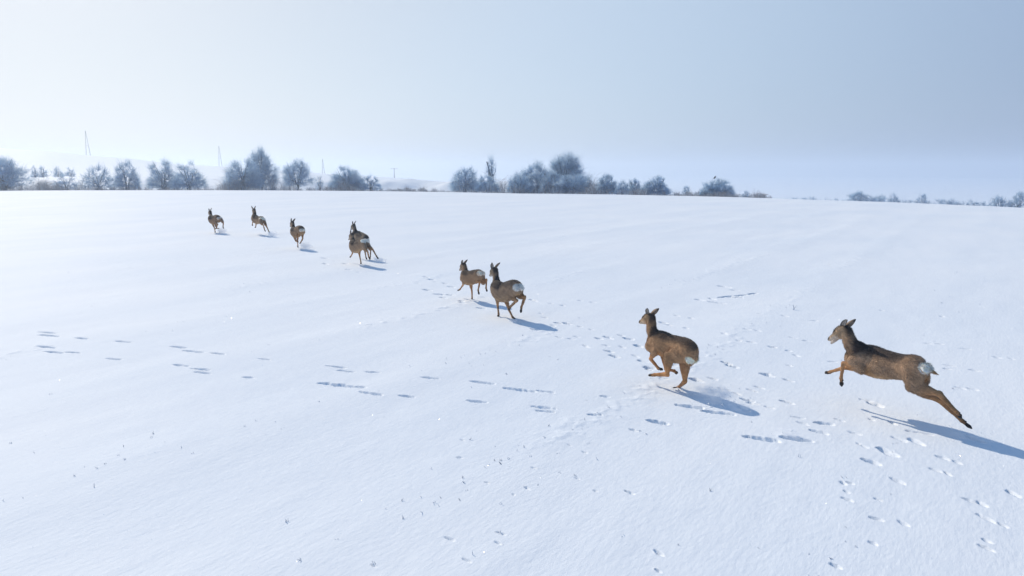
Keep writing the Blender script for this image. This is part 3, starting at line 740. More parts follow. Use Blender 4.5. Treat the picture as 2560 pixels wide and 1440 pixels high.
    md = ob.modifiers.new("r", 'REMESH'); md.mode = 'VOXEL'; md.voxel_size = voxel
    m2 = ob.modifiers.new("s", 'SMOOTH'); m2.factor = .5; m2.iterations = max(2, int(round(.022 / voxel)))
    dg = bpy.context.evaluated_depsgraph_get(); ev = ob.evaluated_get(dg)
    em = ev.to_mesh()
    nv = len(em.vertices); co = np.empty(nv * 3, dtype=np.float32); em.vertices.foreach_get("co", co); co = co.reshape(-1, 3).astype(float)
    nn = np.empty(nv * 3, dtype=np.float32); em.vertices.foreach_get("normal", nn); nn = nn.reshape(-1, 3).astype(float)
    lt = np.empty(len(em.polygons), dtype=np.int32); em.polygons.foreach_get("loop_total", lt)
    lv = np.empty(len(em.loops), dtype=np.int32); em.loops.foreach_get("vertex_index", lv)
    assert (lt == 4).all()
    fq = lv.reshape(-1, 4)
    ev.to_mesh_clear(); bpy.data.objects.remove(ob); bpy.data.meshes.remove(me)
    # coat colour of every vertex, from anatomy
    bone(tb, pel, .10, SIDE, SIDE, 'body'); bone(pel, loin, .12, SIDE, SIDE, 'body'); bone(loin, rib, .13, SIDE, SIDE, 'body'); bone(rib, wi, .13, SIDE, SIDE, 'body'); bone(wi, ch, .1, SIDE, SIDE * .95, 'body')
    bone(ch, nk, .08, SIDE * .85, SIDE * .85, 'neck'); bone(nk, po, .055, SIDE * .85, FACE, 'neck'); bone(po, nose, .045, FACE, FACE, 'head')
    W = np.zeros((nv, 1)); Cc = np.zeros((nv, 3))
    n1 = np.array(co) * 9
    nz = (vnoise(n1[:, 0] + n1[:, 2] * .7, n1[:, 1] - n1[:, 2] * .6, seed * 17) + .6 * vnoise(n1[:, 0] * 3 + n1[:, 2] * 2, n1[:, 2] * 3.1 - n1[:, 1], seed * 19 + 3))
    for a, b, r, ca, cb, kind in bones:
        ab = b - a; t = np.clip(((co - a) @ ab) / (ab @ ab), 0, 1)
        rel = co - a - t[:, None] * ab; d = np.linalg.norm(rel, axis=1) / (r * s)
        col = ca + (cb - ca) * t[:, None]
        if kind in ('body', 'neck'):
            v = (rel @ UP) / (r * s)
            db = sstep(.45 - saddle, 1.0 - saddle, v + .12 * nz)[:, None]; bl = sstep(.55, 1.15, -v + .12 * nz)[:, None]
            dark = BACK if kind == 'body' else NECKB
            if kind == 'neck':
                bk = (rel @ unit(np.cross(lat, ab) * (1 if np.cross(lat, ab) @ fwd < 0 else -1))) / (r * s)
                db = sstep(.1, .8, bk + .15 * nz)[:, None]; bl = sstep(.6, 1.1, -bk)[:, None] * .6
            col = col * (1 - db) + dark * db; col = col * (1 - bl) + BELLY * bl
        if kind == 'hind':
            col = col * (1 - .25 * sstep(0, 1, nz))[:, None]
        if kind == 'head':
            h = rel @ Uh / s; tt = ((co - po) @ Fh) / hl
            pale = (sstep(-.018, -.04, h) * sstep(.1, .4, tt))[:, None]; col = col * (1 - pale) + PALE * pale
            brow = (sstep(.015, .035, h) * sstep(.9, .5, tt))[:, None]; col = col * (1 - brow) + BACK * 1.2 * brow
            muz = (sstep(.78, .90, tt) * sstep(-.040, -.028, h))[:, None]; col = col * (1 - muz) + BLACK * muz
            er = np.min([np.linalg.norm(co - (po + Fh * hl * .36 + Lh * q * .045 * s + Uh * .026 * s), axis=1) for q in (1, -1)], 0)
            ey = sstep(.026 * s, .015 * s, er)[:, None]; col = col * (1 - ey) + BLACK * 3 * ey
        w = np.exp(-7 * d)[:, None]; W += w; Cc += w * col
    Cc /= W
    # throat patch
    tp_ = nk + (po - nk) * .5 + unit(Fh * .8 - UP * .3) * .05 * s
    k = sstep(.075 * s, .03 * s, np.linalg.norm(co - tp_, axis=1))[:, None] * .5; Cc = Cc * (1 - k) + PALE * k
    # groin and inside of the thighs are tawny
    g = tb - UP * .14 * s - rd * .02 * s
    k = sstep(.105 * s, .05 * s, np.linalg.norm((co - g) * (1 + 1.0 * np.abs(rl)), axis=1))[:, None] * .85; Cc = Cc * (1 - k) + TAN * k
    for q_ in (J['elbL'], J['elbR']):
        k = sstep(.09 * s, .03 * s, np.linalg.norm(co - (q_ + (rib - q_) * .35 - UP * .03), axis=1))[:, None] * .55; Cc = Cc * (1 - k) + TAN * k
    for c, ax in lobes:
        q = np.zeros(nv)
        for a in ax: q += ((co - c) @ a / (a @ a)) ** 2
        q = np.sqrt(q) + .08 * nz
        k = (sstep(1.38, 1.2, q) * sstep(-.45, -.1, nn @ back))[:, None]; ml = np.abs((co - tb) @ rl) / s; k = k * (1 - .6 * sstep(.014, .005, ml))[:, None]; Cc = Cc * (1 - k) + WHITE * k
    tt_ = tb + rd * .012 * s - ru * .125 * s
    if tail: k = sstep(.055 * s, .03 * s, np.linalg.norm(co - tt_, axis=1))[:, None] * .8; Cc = Cc * (1 - k) + TAN * 1.1 * k
    n3 = co * 31
    nz2 = vnoise(n3[:, 0] * .6 + n3[:, 2], n3[:, 1] * .6 - n3[:, 2] * .5, seed * 23) + vnoise(n3[:, 0] * 2.3 - n3[:, 2], n3[:, 2] * 2.1 + n3[:, 1] * 2, seed * 29)
    mott = 1 + (.15 * nz + (.17 if hair > 20000 else .12) * nz2)[:, None]
    co = co + nn * (.0045 * s * np.clip(nz, -1, 1))[:, None] * (1 - sstep(.12, .02, np.min([np.linalg.norm(co - J[k_], axis=1) for k_ in ('nose', 'po', 'carL', 'carR', 'ffeL', 'ffeR', 'hfeL', 'hfeR')], 0)))[:, None]
    Cc = np.clip(Cc * mott * tint, .008, .92)
    AV = [co]; AF = [fq]; AC = [Cc]; n = nv
    hv, hf = hooves.get(); AV.append(hv); AF.append(hf + n); AC.append(np.tile(BLACK * 1.6, (len(hv), 1))); n += len(hv)
    # ears
    for key, q, (oa, ob_) in (('earL', 1, open_l), ('earR', -1, open_r)):
        base = po + Uh * .038 * s + Lh * q * .034 * s + Fh * .01 * s
        ax_ = J[key] - base; ln = np.linalg.norm(ax_) * 1.02; ax_ = unit(ax_)
        op = unit(Lh * q * oa + Fh * ob_); op = unit(op - ax_ * (op @ ax_)); sdv = np.cross(ax_, op)
        ns, na = 14, 9; grid = []; colr = []
        for layer in (0, 1):
            for i in range(ns + 1):
                t = i / ns
                w = .036 * s * (math.sin(math.pi * min(1, (t * .86 + .12)) ) ** .75) * (1 - .15 * t)
                if t > .96: w *= .35
                for j in range(na):
                    a = -1 + 2 * j / (na - 1)
                    p = base + ax_ * ln * t + sdv * a * w * .95 - op * ((1 - a * a) * w * .75 + .002) - op * layer * .006 * s * (1 - abs(a) ** 3)
                    grid.append(p)
                    if layer == 0: c = PALE * .75 * (1 - sstep(.55, .98, abs(a))) + BACK * .7 * sstep(.55, .98, abs(a)); c = c * (1 - sstep(.85, 1, t)) + BLACK * 2 * sstep(.85, 1, t)
                    else: c = SIDE * .9 * (1 - sstep(.6, 1, t)) + NECKB * sstep(.6, 1, t)
                    colr.append(c)
        ff = []; M = (ns + 1) * na
        for i in range(ns):
            for j in range(na - 1):
                a = i * na + j
                ff.append((a, a + 1, a + 1 + na, a + na)); ff.append((M + a + na, M + a + 1 + na, M + a + 1, M + a))
            for j in (0, na - 1):
                a = i * na + j; ff.append((a, a + na, M + a + na, M + a))
        AV.append(np.array(grid)); AF.append(np.array(ff) + n); AC.append(np.array(colr)); n += len(grid)
    # guard hairs: short tapered slivers lying back along the coat
    if hair:
        pick = rs.choice(nv, hair); p = co[pick]; nrm_ = nn[pick]; cc = Cc[pick]
        bdir = -fwd * .9 - UP * .35 + rs.normal(0, .35, (hair, 3))
        white = (cc.min(1) > .5)
        d = bdir - nrm_ * (bdir * nrm_).sum(1)[:, None]; d /= np.linalg.norm(d, axis=1)[:, None] + 1e-9
        d = d + nrm_ * np.where(white, .6, .32)[:, None]; d /= np.linalg.norm(d, axis=1)[:, None]
        bd = np.full(hair, 9.0)
        for k2 in ('carL', 'carR', 'ffeL', 'ffeR', 'hfeL', 'hfeR', 'hocL', 'hocR', 'nose'):
            bd = np.minimum(bd, np.linalg.norm(p - J[k2], axis=1))
        ln = np.clip(bd * .14, .005, .026) * s * rs.uniform(.6, 1.2, hair)
        sv = np.cross(d, nrm_); sv /= np.linalg.norm(sv, axis=1)[:, None] + 1e-9
        w = .0024 * s
        a = p + sv * w - nrm_ * .001; b = p - sv * w - nrm_ * .001; c = p + d * ln[:, None]; c2 = c + sv * .0003
        hvv = np.stack([a, b, c, c2], 1).reshape(-1, 3); hff = np.arange(hair * 4).reshape(-1, 4)
        AV.append(hvv); AF.append(hff + n); n += len(hvv)
        AC.append(np.repeat(np.clip(cc * rs.uniform(.65, 1.6, hair)[:, None], 0, .86), 4, 0))
    base = np.array([(tb[0] + ch[0]) / 2, (tb[1] + ch[1]) / 2, 0])
    o = mesh_np("roe_deer", np.vstack(AV) - base, np.vstack(AF), COAT, smooth=True, colors=np.vstack(AC), loc=base)
    tag(o, label, "deer", "roe deer running in a line across the snow")
    for q in (1, -1):
        es = Soup(); c = po + Fh * hl * .36 + Lh * q * .046 * s + Uh * .026 * s
        blob(es, c - base, [Fh * .014 * s, Lh * .008 * s, Uh * .011 * s], 10)
        ev_, ef_ = es.get(); mesh_np("eye", ev_, ef_, EYE, parent=o, smooth=True)
    return o

JN = ['tb', 'pel', 'loin', 'rib', 'wi', 'ch', 'nk', 'po', 'nose', 'earL', 'earR', 'hipL', 'stiL', 'hocL', 'hfeL', 'htoL', 'shoL', 'elbL', 'carL', 'ffeL', 'ftoL', 'hipR', 'stiR', 'hocR', 'hfeR', 'htoR', 'shoR', 'elbR', 'carR', 'ffeR', 'ftoR']
POSES = {
 '8': (1.061, [[4.298,6.852,0.729],[4.241,6.932,0.649],[4.178,7.094,0.613],[4.069,7.245,0.6],[3.989,7.401,0.616],[3.883,7.509,0.638],[3.809,7.459,0.782],[3.773,7.569,0.9],[3.699,7.757,0.774],[3.743,7.469,1.049],[3.895,7.562,1.033],[4.184,6.922,0.697],[4.182,6.881,0.478],[4.377,6.704,0.439],[4.443,6.509,0.314],[4.516,6.54,0.247],[3.819,7.404,0.604],[3.877,7.302,0.52],[3.747,7.47,0.547],[3.74,7.473,0.364],[3.76,7.48,0.272],[4.311,6.96,0.642],[4.313,7.002,0.423],[4.459,6.799,0.327],[4.6,6.64,0.173],[4.644,6.558,0.127],[3.94,7.543,0.531],[3.928,7.398,0.52],[3.79,7.559,0.461],[3.724,7.702,0.374],[3.706,7.785,0.334]]),
 '7': (0.959, [[2.174,7.882,0.537],[2.123,7.978,0.558],[2.057,8.122,0.565],[1.963,8.258,0.535],[1.858,8.373,0.563],[1.803,8.501,0.564],[1.774,8.45,0.71],[1.76,8.526,0.844],[1.664,8.706,0.765],[1.703,8.45,0.976],[1.865,8.485,0.971],[2.074,7.962,0.511],[1.914,8.087,0.457],[1.916,8.129,0.215],[1.793,8.303,0.153],[1.74,8.377,0.124],[1.735,8.426,0.498],[1.791,8.304,0.461],[1.768,8.432,0.325],[1.845,8.314,0.237],[1.881,8.236,0.239],[2.178,8.006,0.525],[2.122,8.129,0.374],[2.129,8.084,0.138],[2.09,8.251,0.001],[2.009,8.204,-0.0],[1.851,8.487,0.461],[1.921,8.389,0.402],[1.947,8.34,0.218],[2.019,8.195,0.236],[2.07,8.242,0.189]]),
 '6': (1.029, [[0.116,11.996,0.684],[0.065,12.079,0.61],[-0.047,12.195,0.563],[-0.141,12.336,0.486],[-0.262,12.456,0.513],[-0.292,12.605,0.537],[-0.298,12.582,0.71],[-0.325,12.673,0.847],[-0.427,12.856,0.74],[-0.372,12.599,1.002],[-0.217,12.674,0.99],[0.025,12.025,0.59],[-0.027,12.184,0.455],[0.082,11.959,0.404],[-0.027,12.117,0.265],[-0.059,12.169,0.182],[-0.34,12.563,0.425],[-0.275,12.442,0.368],[-0.268,12.543,0.193],[-0.249,12.419,0.072],[-0.257,12.478,0.001],[0.109,12.126,0.642],[0.119,12.247,0.464],[0.228,12.015,0.456],[0.168,12.113,0.249],[0.161,12.133,0.149],[-0.2,12.579,0.435],[-0.118,12.486,0.337],[-0.057,12.428,0.142],[0.008,12.311,0.03],[0.057,12.239,-0.0]]),
 '5': (0.873, [[-0.618,13.768,0.652],[-0.662,13.827,0.574],[-0.769,13.922,0.544],[-0.872,14.023,0.488],[-0.973,14.126,0.502],[-1.006,14.25,0.53],[-0.983,14.168,0.642],[-1.022,14.267,0.721],[-1.119,14.394,0.613],[-1.034,14.179,0.843],[-0.936,14.289,0.837],[-0.703,13.783,0.578],[-0.779,13.899,0.459],[-0.656,13.72,0.453],[-0.695,13.791,0.269],[-0.675,13.772,0.185],[-1.057,14.212,0.441],[-1.003,14.104,0.402],[-1.041,14.233,0.298],[-1.107,14.314,0.198],[-1.16,14.357,0.163],[-0.63,13.871,0.603],[-0.607,13.914,0.426],[-0.517,13.73,0.499],[-0.532,13.79,0.311],[-0.512,13.826,0.237],[-0.932,14.243,0.446],[-0.875,14.158,0.37],[-0.843,14.122,0.197],[-0.839,14.122,0.053],[-0.848,14.179,0.001]]),
 '4b': (0.999, [[-4.18,19.358,0.737],[-4.235,19.388,0.627],[-4.363,19.476,0.57],[-4.482,19.598,0.51],[-4.603,19.707,0.552],[-4.641,19.848,0.585],[-4.629,19.782,0.731],[-4.674,19.896,0.831],[-4.802,20.025,0.698],[-4.681,19.816,0.985],[-4.608,19.967,0.975],[-4.278,19.341,0.653],[-4.166,19.204,0.54],[-4.04,19.012,0.44],[-4.046,19.157,0.266],[-3.986,19.088,0.221],[-4.678,19.813,0.47],[-4.63,19.689,0.41],[-4.661,19.85,0.307],[-4.737,19.957,0.205],[-4.784,20.011,0.156],[-4.2,19.447,0.643],[-4.061,19.356,0.515],[-3.927,19.147,0.496],[-3.81,19.065,0.312],[-3.751,19.016,0.246],[-4.544,19.836,0.49],[-4.454,19.764,0.387],[-4.436,19.777,0.194],[-4.388,19.668,0.072],[-4.401,19.721,0.001]]),
 '4a': (0.995, [[-4.391,20.614,0.629],[-4.468,20.701,0.628],[-4.572,20.825,0.664],[-4.69,20.955,0.67],[-4.785,21.088,0.693],[-4.854,21.197,0.768],[-4.859,21.09,0.883],[-4.913,21.185,0.997],[-5.037,21.331,0.883],[-4.922,21.095,1.141],[-4.835,21.239,1.142],[-4.51,20.656,0.66],[-4.5,20.612,0.456],[-4.432,20.488,0.252],[-4.445,20.635,0.081],[-4.405,20.562,0.024],[-4.937,21.123,0.724],[-4.865,21.043,0.635],[-4.863,21.045,0.435],[-4.856,21.052,0.266],[-4.863,21.06,0.177],[-4.414,20.741,0.644],[-4.414,20.785,0.44],[-4.286,20.613,0.313],[-4.316,20.646,0.089],[-4.353,20.687,0.006],[-4.832,21.236,0.656],[-4.751,21.134,0.606],[-4.755,21.133,0.407],[-4.766,21.131,0.238],[-4.774,21.14,0.149]]),
 '3': (1.027, [[-7.211,23.437,0.733],[-7.259,23.52,0.651],[-7.366,23.659,0.65],[-7.495,23.763,0.562],[-7.623,23.872,0.564],[-7.692,24.005,0.604],[-7.678,23.964,0.76],[-7.729,24.074,0.872],[-7.861,24.209,0.738],[-7.736,23.997,1.033],[-7.638,24.138,1.02],[-7.318,23.482,0.667],[-7.463,23.639,0.641],[-7.41,23.515,0.423],[-7.486,23.703,0.305],[-7.497,23.777,0.237],[-7.696,23.972,0.473],[-7.618,23.851,0.413],[-7.537,23.725,0.261],[-7.528,23.885,0.208],[-7.517,23.972,0.198],[-7.211,23.562,0.684],[-7.299,23.731,0.583],[-7.265,23.645,0.343],[-7.386,23.801,0.212],[-7.444,23.864,0.156],[-7.596,24.024,0.519],[-7.527,23.925,0.432],[-7.538,23.949,0.23],[-7.563,24.012,0.072],[-7.581,24.064,-0.0]]),
 '2': (1.116, [[-10.439,28.599,0.736],[-10.504,28.68,0.644],[-10.647,28.799,0.626],[-10.793,28.937,0.623],[-10.922,29.044,0.702],[-10.988,29.188,0.759],[-10.924,29.098,0.901],[-10.98,29.208,1.025],[-11.11,29.379,0.897],[-11.075,29.168,1.194],[-10.887,29.195,1.189],[-10.55,28.617,0.64],[-10.434,28.427,0.554],[-10.27,28.221,0.452],[-10.283,28.378,0.259],[-10.276,28.443,0.174],[-11.064,29.142,0.658],[-10.977,29.05,0.564],[-11.085,29.233,0.49],[-11.038,29.061,0.43],[-11.058,29.129,0.358],[-10.469,28.733,0.69],[-10.347,28.621,0.525],[-10.204,28.434,0.374],[-10.082,28.302,0.191],[-10.021,28.248,0.114],[-10.93,29.198,0.624],[-10.88,29.11,0.489],[-10.969,29.292,0.389],[-10.926,29.126,0.314],[-10.984,29.198,0.269]]),
 '1': (1.096, [[-12.578,29.404,0.724],[-12.654,29.473,0.635],[-12.793,29.595,0.632],[-12.943,29.702,0.556],[-13.091,29.803,0.593],[-13.151,29.954,0.614],[-13.21,30.054,0.746],[-13.261,30.143,0.881],[-13.421,30.306,0.797],[-13.276,30.041,1.037],[-13.206,30.213,1.048],[-12.705,29.421,0.662],[-12.815,29.514,0.482],[-12.624,29.336,0.401],[-12.759,29.484,0.247],[-12.823,29.54,0.178],[-13.122,29.918,0.476],[-13.041,29.81,0.381],[-12.943,29.713,0.203],[-12.974,29.824,0.062],[-13.008,29.89,0.0],[-12.609,29.529,0.662],[-12.457,29.409,0.537],[-12.315,29.183,0.475],[-12.408,29.337,0.3],[-12.418,29.404,0.216],[-13.046,29.944,0.507],[-12.959,29.861,0.388],[-12.954,29.938,0.189],[-12.83,29.796,0.191],[-12.804,29.887,0.178]]),
}
FAT = {'8': 1.08, '7': 1.08, '6': 1.25, '5': 1.2, '4b': 1.22, '4a': 1.15, '3': 1.25, '2': 1.12, '1': 1.2}
DEER = [
 ('8', .0062, 26000, "largest deer in full leap nearest the right edge, hind legs stretched out behind", (1, -.35), (1, .35), np.array([1.12, 1.02, .93]), True),
 ('7', .0062, 24000, "hunched orange-brown deer left of the leaping one, legs drawn under its belly", (1, -.5), (.7, .7), np.array([1.3, 1.08, .85]), False),
 ('6', .0075, 15000, "larger, right deer of the close pair, showing two separate white rump lobes", (.8, -1), (.9, -.8), np.array([1.0, .97, .95]), False),
 ('5', .0075, 12000, "smaller, left deer of the close pair, raised white rump and outstretched foreleg", (.8, -1), (.9, -.2), np.array([1.12, .98, .86]), False),
 ('4b', .009, 8000, "deer with wide white rump kicking out a hind leg, overlapping another deer", (1, -.5), (.6, -.9), np.array([1.1, 1.02, .95]), False),
 ('4a', .009, 6000, "deer half hidden behind the kicking one, its neck and grey back showing above", (1, -.5), (1, -.4), np.array([.85, .86, .88]), False),
 ('3', .010, 6000, "round-backed deer balancing on one straight foreleg, third from the far end", (1, -.4), (.7, .5), np.array([1.0, .88, .78]), False),
 ('2', .010, 6000, "airborne deer with spread ears and round pale rump, second from the far end", (.4, .8), (1, -.5), np.array([1.08, .96, .86]), False),
 ('1', .010, 6000, "farthest leading deer, leftmost in the line, dark back and thin white rump band", (1, -.3), (1, -.5), np.array([.9, .78, .72]), False),
]
for i, (k, vx, hair, lab, ol, orr, ti, mo) in enumerate(DEER):
    s_, P_ = POSES[k]
    make_deer("roe_deer", P_, s_, lab, vx, ol, orr, ti, hair, seed=3 + i, mouth=mo, fat=FAT[k], patch={'5': .03, '4b': .03, '7': -.035, '3': -.03, '1': -.02}.get(k, 0.0), psize={'7': .75, '3': .7, '1': .65, '4b': 1.25, '8': .78, '6': .85, '5': .9}.get(k, 1.0), saddle={'3': .5, '1': .5, '6': .25, '5': .2, '8': .14, '4a': .45, '4b': .3, '2': .3, '7': .08}.get(k, 0.0), tail=(k == '8'), lg={'8': .96, '7': 1.12}.get(k, 1.08))

# ------------------------------------------------------------------ bird on the hedge
def bird():
    az = az_of(1785); d = float(edge_dist(np.array([az]))[0]) + 5
    x, y = d * math.sin(az), d * math.cos(az); depth = d * math.cos(az)
    z = CAM_H - (444 - HORIZON) / F_PX * depth
    S = Soup(); c = np.zeros(3)
    blob(S, np.array([0, 0, .02]), [np.array([.12, 0, .07]), np.array([0, .075, 0]), np.array([-.04, 0, .10])], 12)
    blob(S, np.array([.09, 0, .16]), [np.array([.06, 0, 0]), np.array([0, .05, 0]), np.array([0, 0, .055])], 12)
    sweep(S, [np.array([-.08, 0, 0]), np.array([-.2, 0, -.09]), np.array([-.29, 0, -.15])], np.array([0, 1., 0]), [.04, .035, .03], [.03, .012, .008], 3, 10)
    sweep(S, [np.array([.13, 0, .16]), np.array([.2, 0, .145])], np.array([0, 1., 0]), [.015, .004], [.015, .004], 2, 8)
    for q in (1, -1): sweep(S, [np.array([.0, q * .03, -.04]), np.array([.01, q * .03, -.13])], np.array([0, 1., 0]), [.008, .006], [.008, .006], 2, 8)
    V, F = S.get()
    o = mesh_np("bird", V, F, plain("dark_feathers", (.035, .03, .03), .6), smooth=True, loc=(x, y, z))
    o.rotation_euler = (0, 0, .3)
    tag(o, "small dark bird perched on the top twig of the last big shrub", "bird")
bird()

# ------------------------------------------------------------------ stubble, crumbs of snow, frost glints
def stubble():
    r = np.random.default_rng(5); P = []
    tall = ground(1984, 774)
    P.append((tall[0], tall[1], .115, 0, 0))
    for (u, v) in [(1115,900),(381,1083),(377,1093),(390,1084),(297,1140),(308,1117),(27,1107),(84,1131),(211,1170),(235,1219),(1490,1148),(1437,1190),(1253,1260),(1180,1385),(2000,1143),(718,1300),(1250,1328),(932,1408),(1640,1377),(640,1053),(457,1120),(480,1134),(2230,617),(2440,725),(2450,760)]:
        g = ground(u, v); P.append((g[0], g[1], r.uniform(.015, .035), 0, 0))
    n = 450
    while len(P) < n:
        az = r.uniform(math.radians(-40), math.radians(40)); d = 4.5 * math.exp(r.uniform(0, 2.4))
        x, y = d * math.sin(az), d * math.cos(az); c = x * math.cos(ROW) - y * math.sin(ROW); a = x * math.sin(ROW) + y * math.cos(ROW)
        if r.uniform() < .75:
            c = (round(c / 2.7 - ROWPH) + ROWPH + r.normal(0, .06)) * 2.7 - .12 * vnoise(np.array([a / 9]), np.array([c / 6]), 5)[0] * 2.7
            x = c * math.cos(ROW) + a * math.sin(ROW); y = -c * math.sin(ROW) + a * math.cos(ROW)
        if r.uniform() > .25 + .75 * (vnoise(np.array([a / 2.2]), np.array([c / 3]), 91)[0] > .1): continue
        if y < 3: continue
        P.append((x, y, r.uniform(.006, .030), r.normal(0, .012), r.normal(0, .012)))
    A, B, R = [], [], []
    for x, y, h, lx, ly in P:
        z = field_z(x, y) - .004
        for k in range(r.integers(1, 4)):
            dx, dy = r.normal(0, .008, 2)
            A.append((x + dx, y + dy, z)); B.append((x + dx + lx + r.normal(0, .25) * h, y + dy + ly + r.normal(0, .25) * h, z + h * r.uniform(.7, 1))); R.append(.0024 + .05 * h)
    R = np.array(R); n = len(R)
    col = np.tile(np.array([.72, .76, .82]), (n, 1))
    V, F, C = prisms(np.array(A), np.array(B), R, R * .5, col, col)
    o = mesh_np("grass_stubble", V, F, FROST, colors=C); tag(o, kind="stuff")
stubble()

def crumbs(name, groups, seed):
    """lumps of thrown snow: many small irregular tetra/octa grains, one stuff object"""
    r = np.random.default_rng(seed); Vs, Fs = [], []; n0 = 0
    octa = np.array([[1, 0, 0], [-1, 0, 0], [0, 1, 0], [0, -1, 0], [0, 0, 1], [0, 0, -1]], float)
    of = np.array([[0, 2, 4], [2, 1, 4], [1, 3, 4], [3, 0, 4], [2, 0, 5], [1, 2, 5], [3, 1, 5], [0, 3, 5]])
    for c, sig, n, size in groups:
        p = r.normal(0, 1, (n, 3)) * sig + c
        zf = np.array([field_z(a, b) for a, b in p[:, :2]]); p[:, 2] = zf + np.abs(p[:, 2] - 0)
        s = size * np.exp(r.normal(0, .55, n))
        V = p[:, None] + (octa + r.normal(0, .25, (n, 6, 3))) * s[:, None, None]
        Vs.append(V.reshape(-1, 3)); Fs.append((np.arange(n)[:, None, None] * 6 + of[None] + n0).reshape(-1, 3)); n0 += n * 6
    o = mesh_np(name, np.vstack(Vs), np.vstack(Fs), SNOW, smooth=True); tag(o, kind="stuff")
g = []
def puff(u, v, sx, h, n, size):
    q = ground(u, v); g.append((np.array([q[0], q[1], 0.0]), np.array([sx, sx * .8, h]), n, size))
puff(1792, 1010, .10, .09, 3500, .0035); puff(1770, 990, .13, .05, 1500, .003); puff(1690, 977, .05, .03, 500, .003)
puff(1965, 1088, .08, .05, 1100, .003); puff(1235 + 45, 806, .06, .04, 400, .004); puff(955, 656, .12, .08, 1500, .006); puff(918, 640, .07, .05, 500, .005)
puff(765, 619, .16, .09, 1800, .007); puff(553, 582, .18, .10, 1600, .008); puff(682, 590, .18, .10, 1600, .008); puff(2420, 1100, .12, .03, 900, .003)
puff(1865, 1002, .10, .015, 500, .005); puff(2213, 1130, .06, .01, 200, .004)
g = [(c, s_, max(12, int(n * .03)), z_) for c, s_, n, z_ in g]
crumbs("snow_crumbs", g, 8)

def spray():
    """powder snow still hanging in the air behind the hooves: small closed clouds of scattering powder"""
    m = bpy.data.materials.new("powder_cloud"); m.use_nodes = True; nt = m.node_tree; nt.nodes.clear()
    o = nt.nodes.new("ShaderNodeOutputMaterial"); pv = nt.nodes.new("ShaderNodeVolumePrincipled")
    tcn = nt.nodes.new("ShaderNodeTexCoord"); no = nt.nodes.new("ShaderNodeTexNoise"); no.inputs["Scale"].default_value = 2.6; no.inputs["Detail"].default_value = 4
    nt.links.new(tcn.outputs["Object"], no.inputs["Vector"])
    ln = nt.nodes.new("ShaderNodeVectorMath"); ln.operation = 'LENGTH'; nt.links.new(tcn.outputs["Object"], ln.inputs[0])
    f1 = nt.nodes.new("ShaderNodeMapRange"); f1.inputs["From Min"].default_value = .25; f1.inputs["From Max"].default_value = .95; f1.inputs["To Min"].default_value = 1; f1.inputs["To Max"].default_value = 0
    f1.interpolation_type = 'SMOOTHSTEP'; nt.links.new(ln.outputs["Value"], f1.inputs["Value"])
    f2 = nt.nodes.new("ShaderNodeMapRange"); f2.inputs["From Min"].default_value = .38; f2.inputs["From Max"].default_value = .66; nt.links.new(no.outputs["Fac"], f2.inputs["Value"])
    mu = nt.nodes.new("ShaderNodeMath"); mu.operation = 'MULTIPLY'; nt.links.new(f1.outputs["Result"], mu.inputs[0]); nt.links.new(f2.outputs["Result"], mu.inputs[1])
    m3 = nt.nodes.new("ShaderNodeMath"); m3.operation = 'MULTIPLY'; m3.inputs[1].default_value = 16.0; nt.links.new(mu.outputs["Value"], m3.inputs[0])
    nt.links.new(m3.outputs["Value"], pv.inputs["Density"]); pv.inputs["Color"].default_value = (.97, .98, 1, 1); pv.inputs["Anisotropy"].default_value = .0
    nt.links.new(pv.outputs["Volume"], o.inputs["Volume"])
    bm = Soup(); blob(bm, np.zeros(3), [np.array([1., 0, 0]), np.array([0, 1., 0]), np.array([0, 0, 1.])], 14); V, F = bm.get(); F = F[:, ::-1]
    # (photo column, row of the ground below, half length along the run, half width, height)
    for u, v, a, b, h in [(1795, 1010, .26, .15, .17), (1765, 992, .22, .10, .10), (1850, 1030, .22, .10, .08), (1972, 1092, .18, .10, .09), (1285, 808, .12, .08, .06), (948, 656, .36, .16, .12), (765, 622, .42, .2, .17), (556, 583, .42, .2, .18), (682, 592, .42, .2, .17), (2430, 1105, .3, .1, .06)]:
        q = ground(u, v)
        ob = mesh_np("snow_spray", V, F, m, smooth=True, loc=(q[0], q[1], h * .62)); ob.scale = (b, a, h); ob.rotation_euler = (0, 0, -SUN_AZ + .1)
        tag(ob, kind="stuff")
spray()

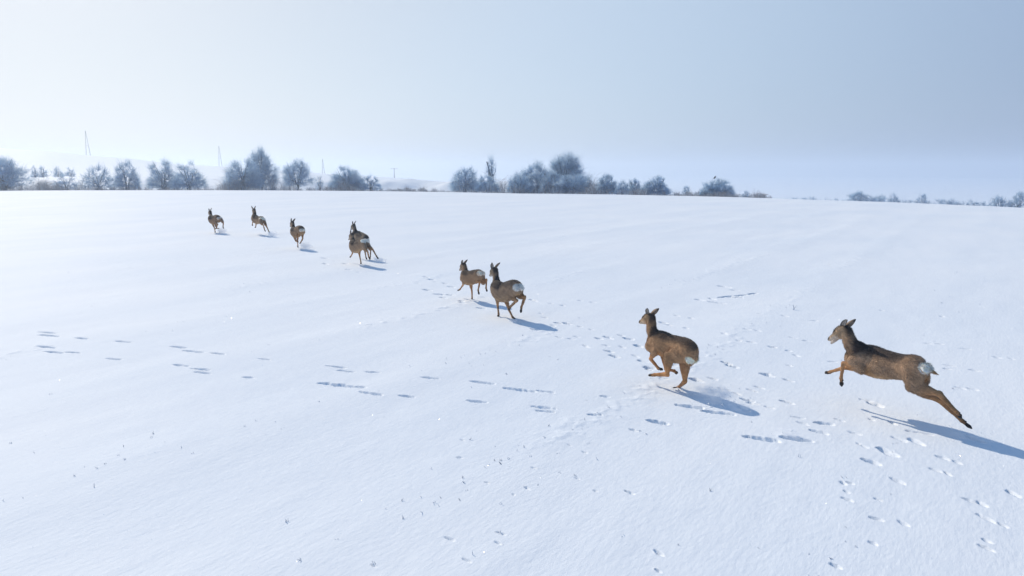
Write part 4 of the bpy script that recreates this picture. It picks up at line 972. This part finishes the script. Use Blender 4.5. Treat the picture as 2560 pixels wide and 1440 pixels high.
def glints():
    """loose ice crystals that catch the low sun"""
    r = np.random.default_rng(21); n = 12000
    az = r.uniform(math.radians(-38), math.radians(38), n); d = 4.3 * np.exp(r.uniform(0, 1.7, n))
    x = d * np.sin(az); y = d * np.cos(az); z = np.array([field_z(a, b) for a, b in zip(x, y)]) + .004
    s = .0017 * (d / 6) ** .5 * np.exp(r.normal(0, .35, n))
    nr = r.normal(0, 1, (n, 3)); nr /= np.linalg.norm(nr, axis=1)[:, None]; nr[:, 2] = np.abs(nr[:, 2])
    a = np.cross(nr, [.3, .2, 1]); a /= np.linalg.norm(a, axis=1)[:, None]; b = np.cross(nr, a)
    c = np.stack([x, y, z], 1)
    V = np.stack([c + a * s[:, None], c - a * s[:, None] * .5 + b * s[:, None] * .87, c - a * s[:, None] * .5 - b * s[:, None] * .87], 1).reshape(-1, 3)
    m, nt, bs = new_mat("ice_crystal"); n_ = nt.nodes.new("ShaderNodeTexNoise"); nt.links.new(n_.outputs["Fac"], bs.inputs["Coat Roughness"])
    bs.inputs["Base Color"].default_value = (.9, .93, .97, 1); bs.inputs["Metallic"].default_value = 1.0; bs.inputs["Roughness"].default_value = .22
    o = mesh_np("frost_crystals", V, np.arange(n * 3).reshape(-1, 3), m); tag(o, kind="stuff")
glints()

# ------------------------------------------------------------------ cold ground haze
def haze():
    z0, z1, R = -31.5, 34.0, 3600.0
    V = [(x, y, z) for z in (z0, z1) for x, y in ((-R, -R), (R, -R), (R, R), (-R, R))]
    F = [(3, 2, 1, 0), (4, 5, 6, 7), (0, 1, 5, 4), (1, 2, 6, 5), (2, 3, 7, 6), (3, 0, 4, 7)]
    m = bpy.data.materials.new("haze"); m.use_nodes = True; nt = m.node_tree; nt.nodes.clear()
    o = nt.nodes.new("ShaderNodeOutputMaterial"); pv = nt.nodes.new("ShaderNodeVolumePrincipled")
    pv.inputs["Color"].default_value = (.74, .83, .95, 1); pv.inputs["Density"].default_value = HAZE; pv.inputs["Anisotropy"].default_value = .5
    nt.links.new(pv.outputs["Volume"], o.inputs["Volume"])
    ob = mesh_np("haze", np.array(V, float), np.array(F), m); tag(ob, kind="stuff")
if HAZE > 0: haze()
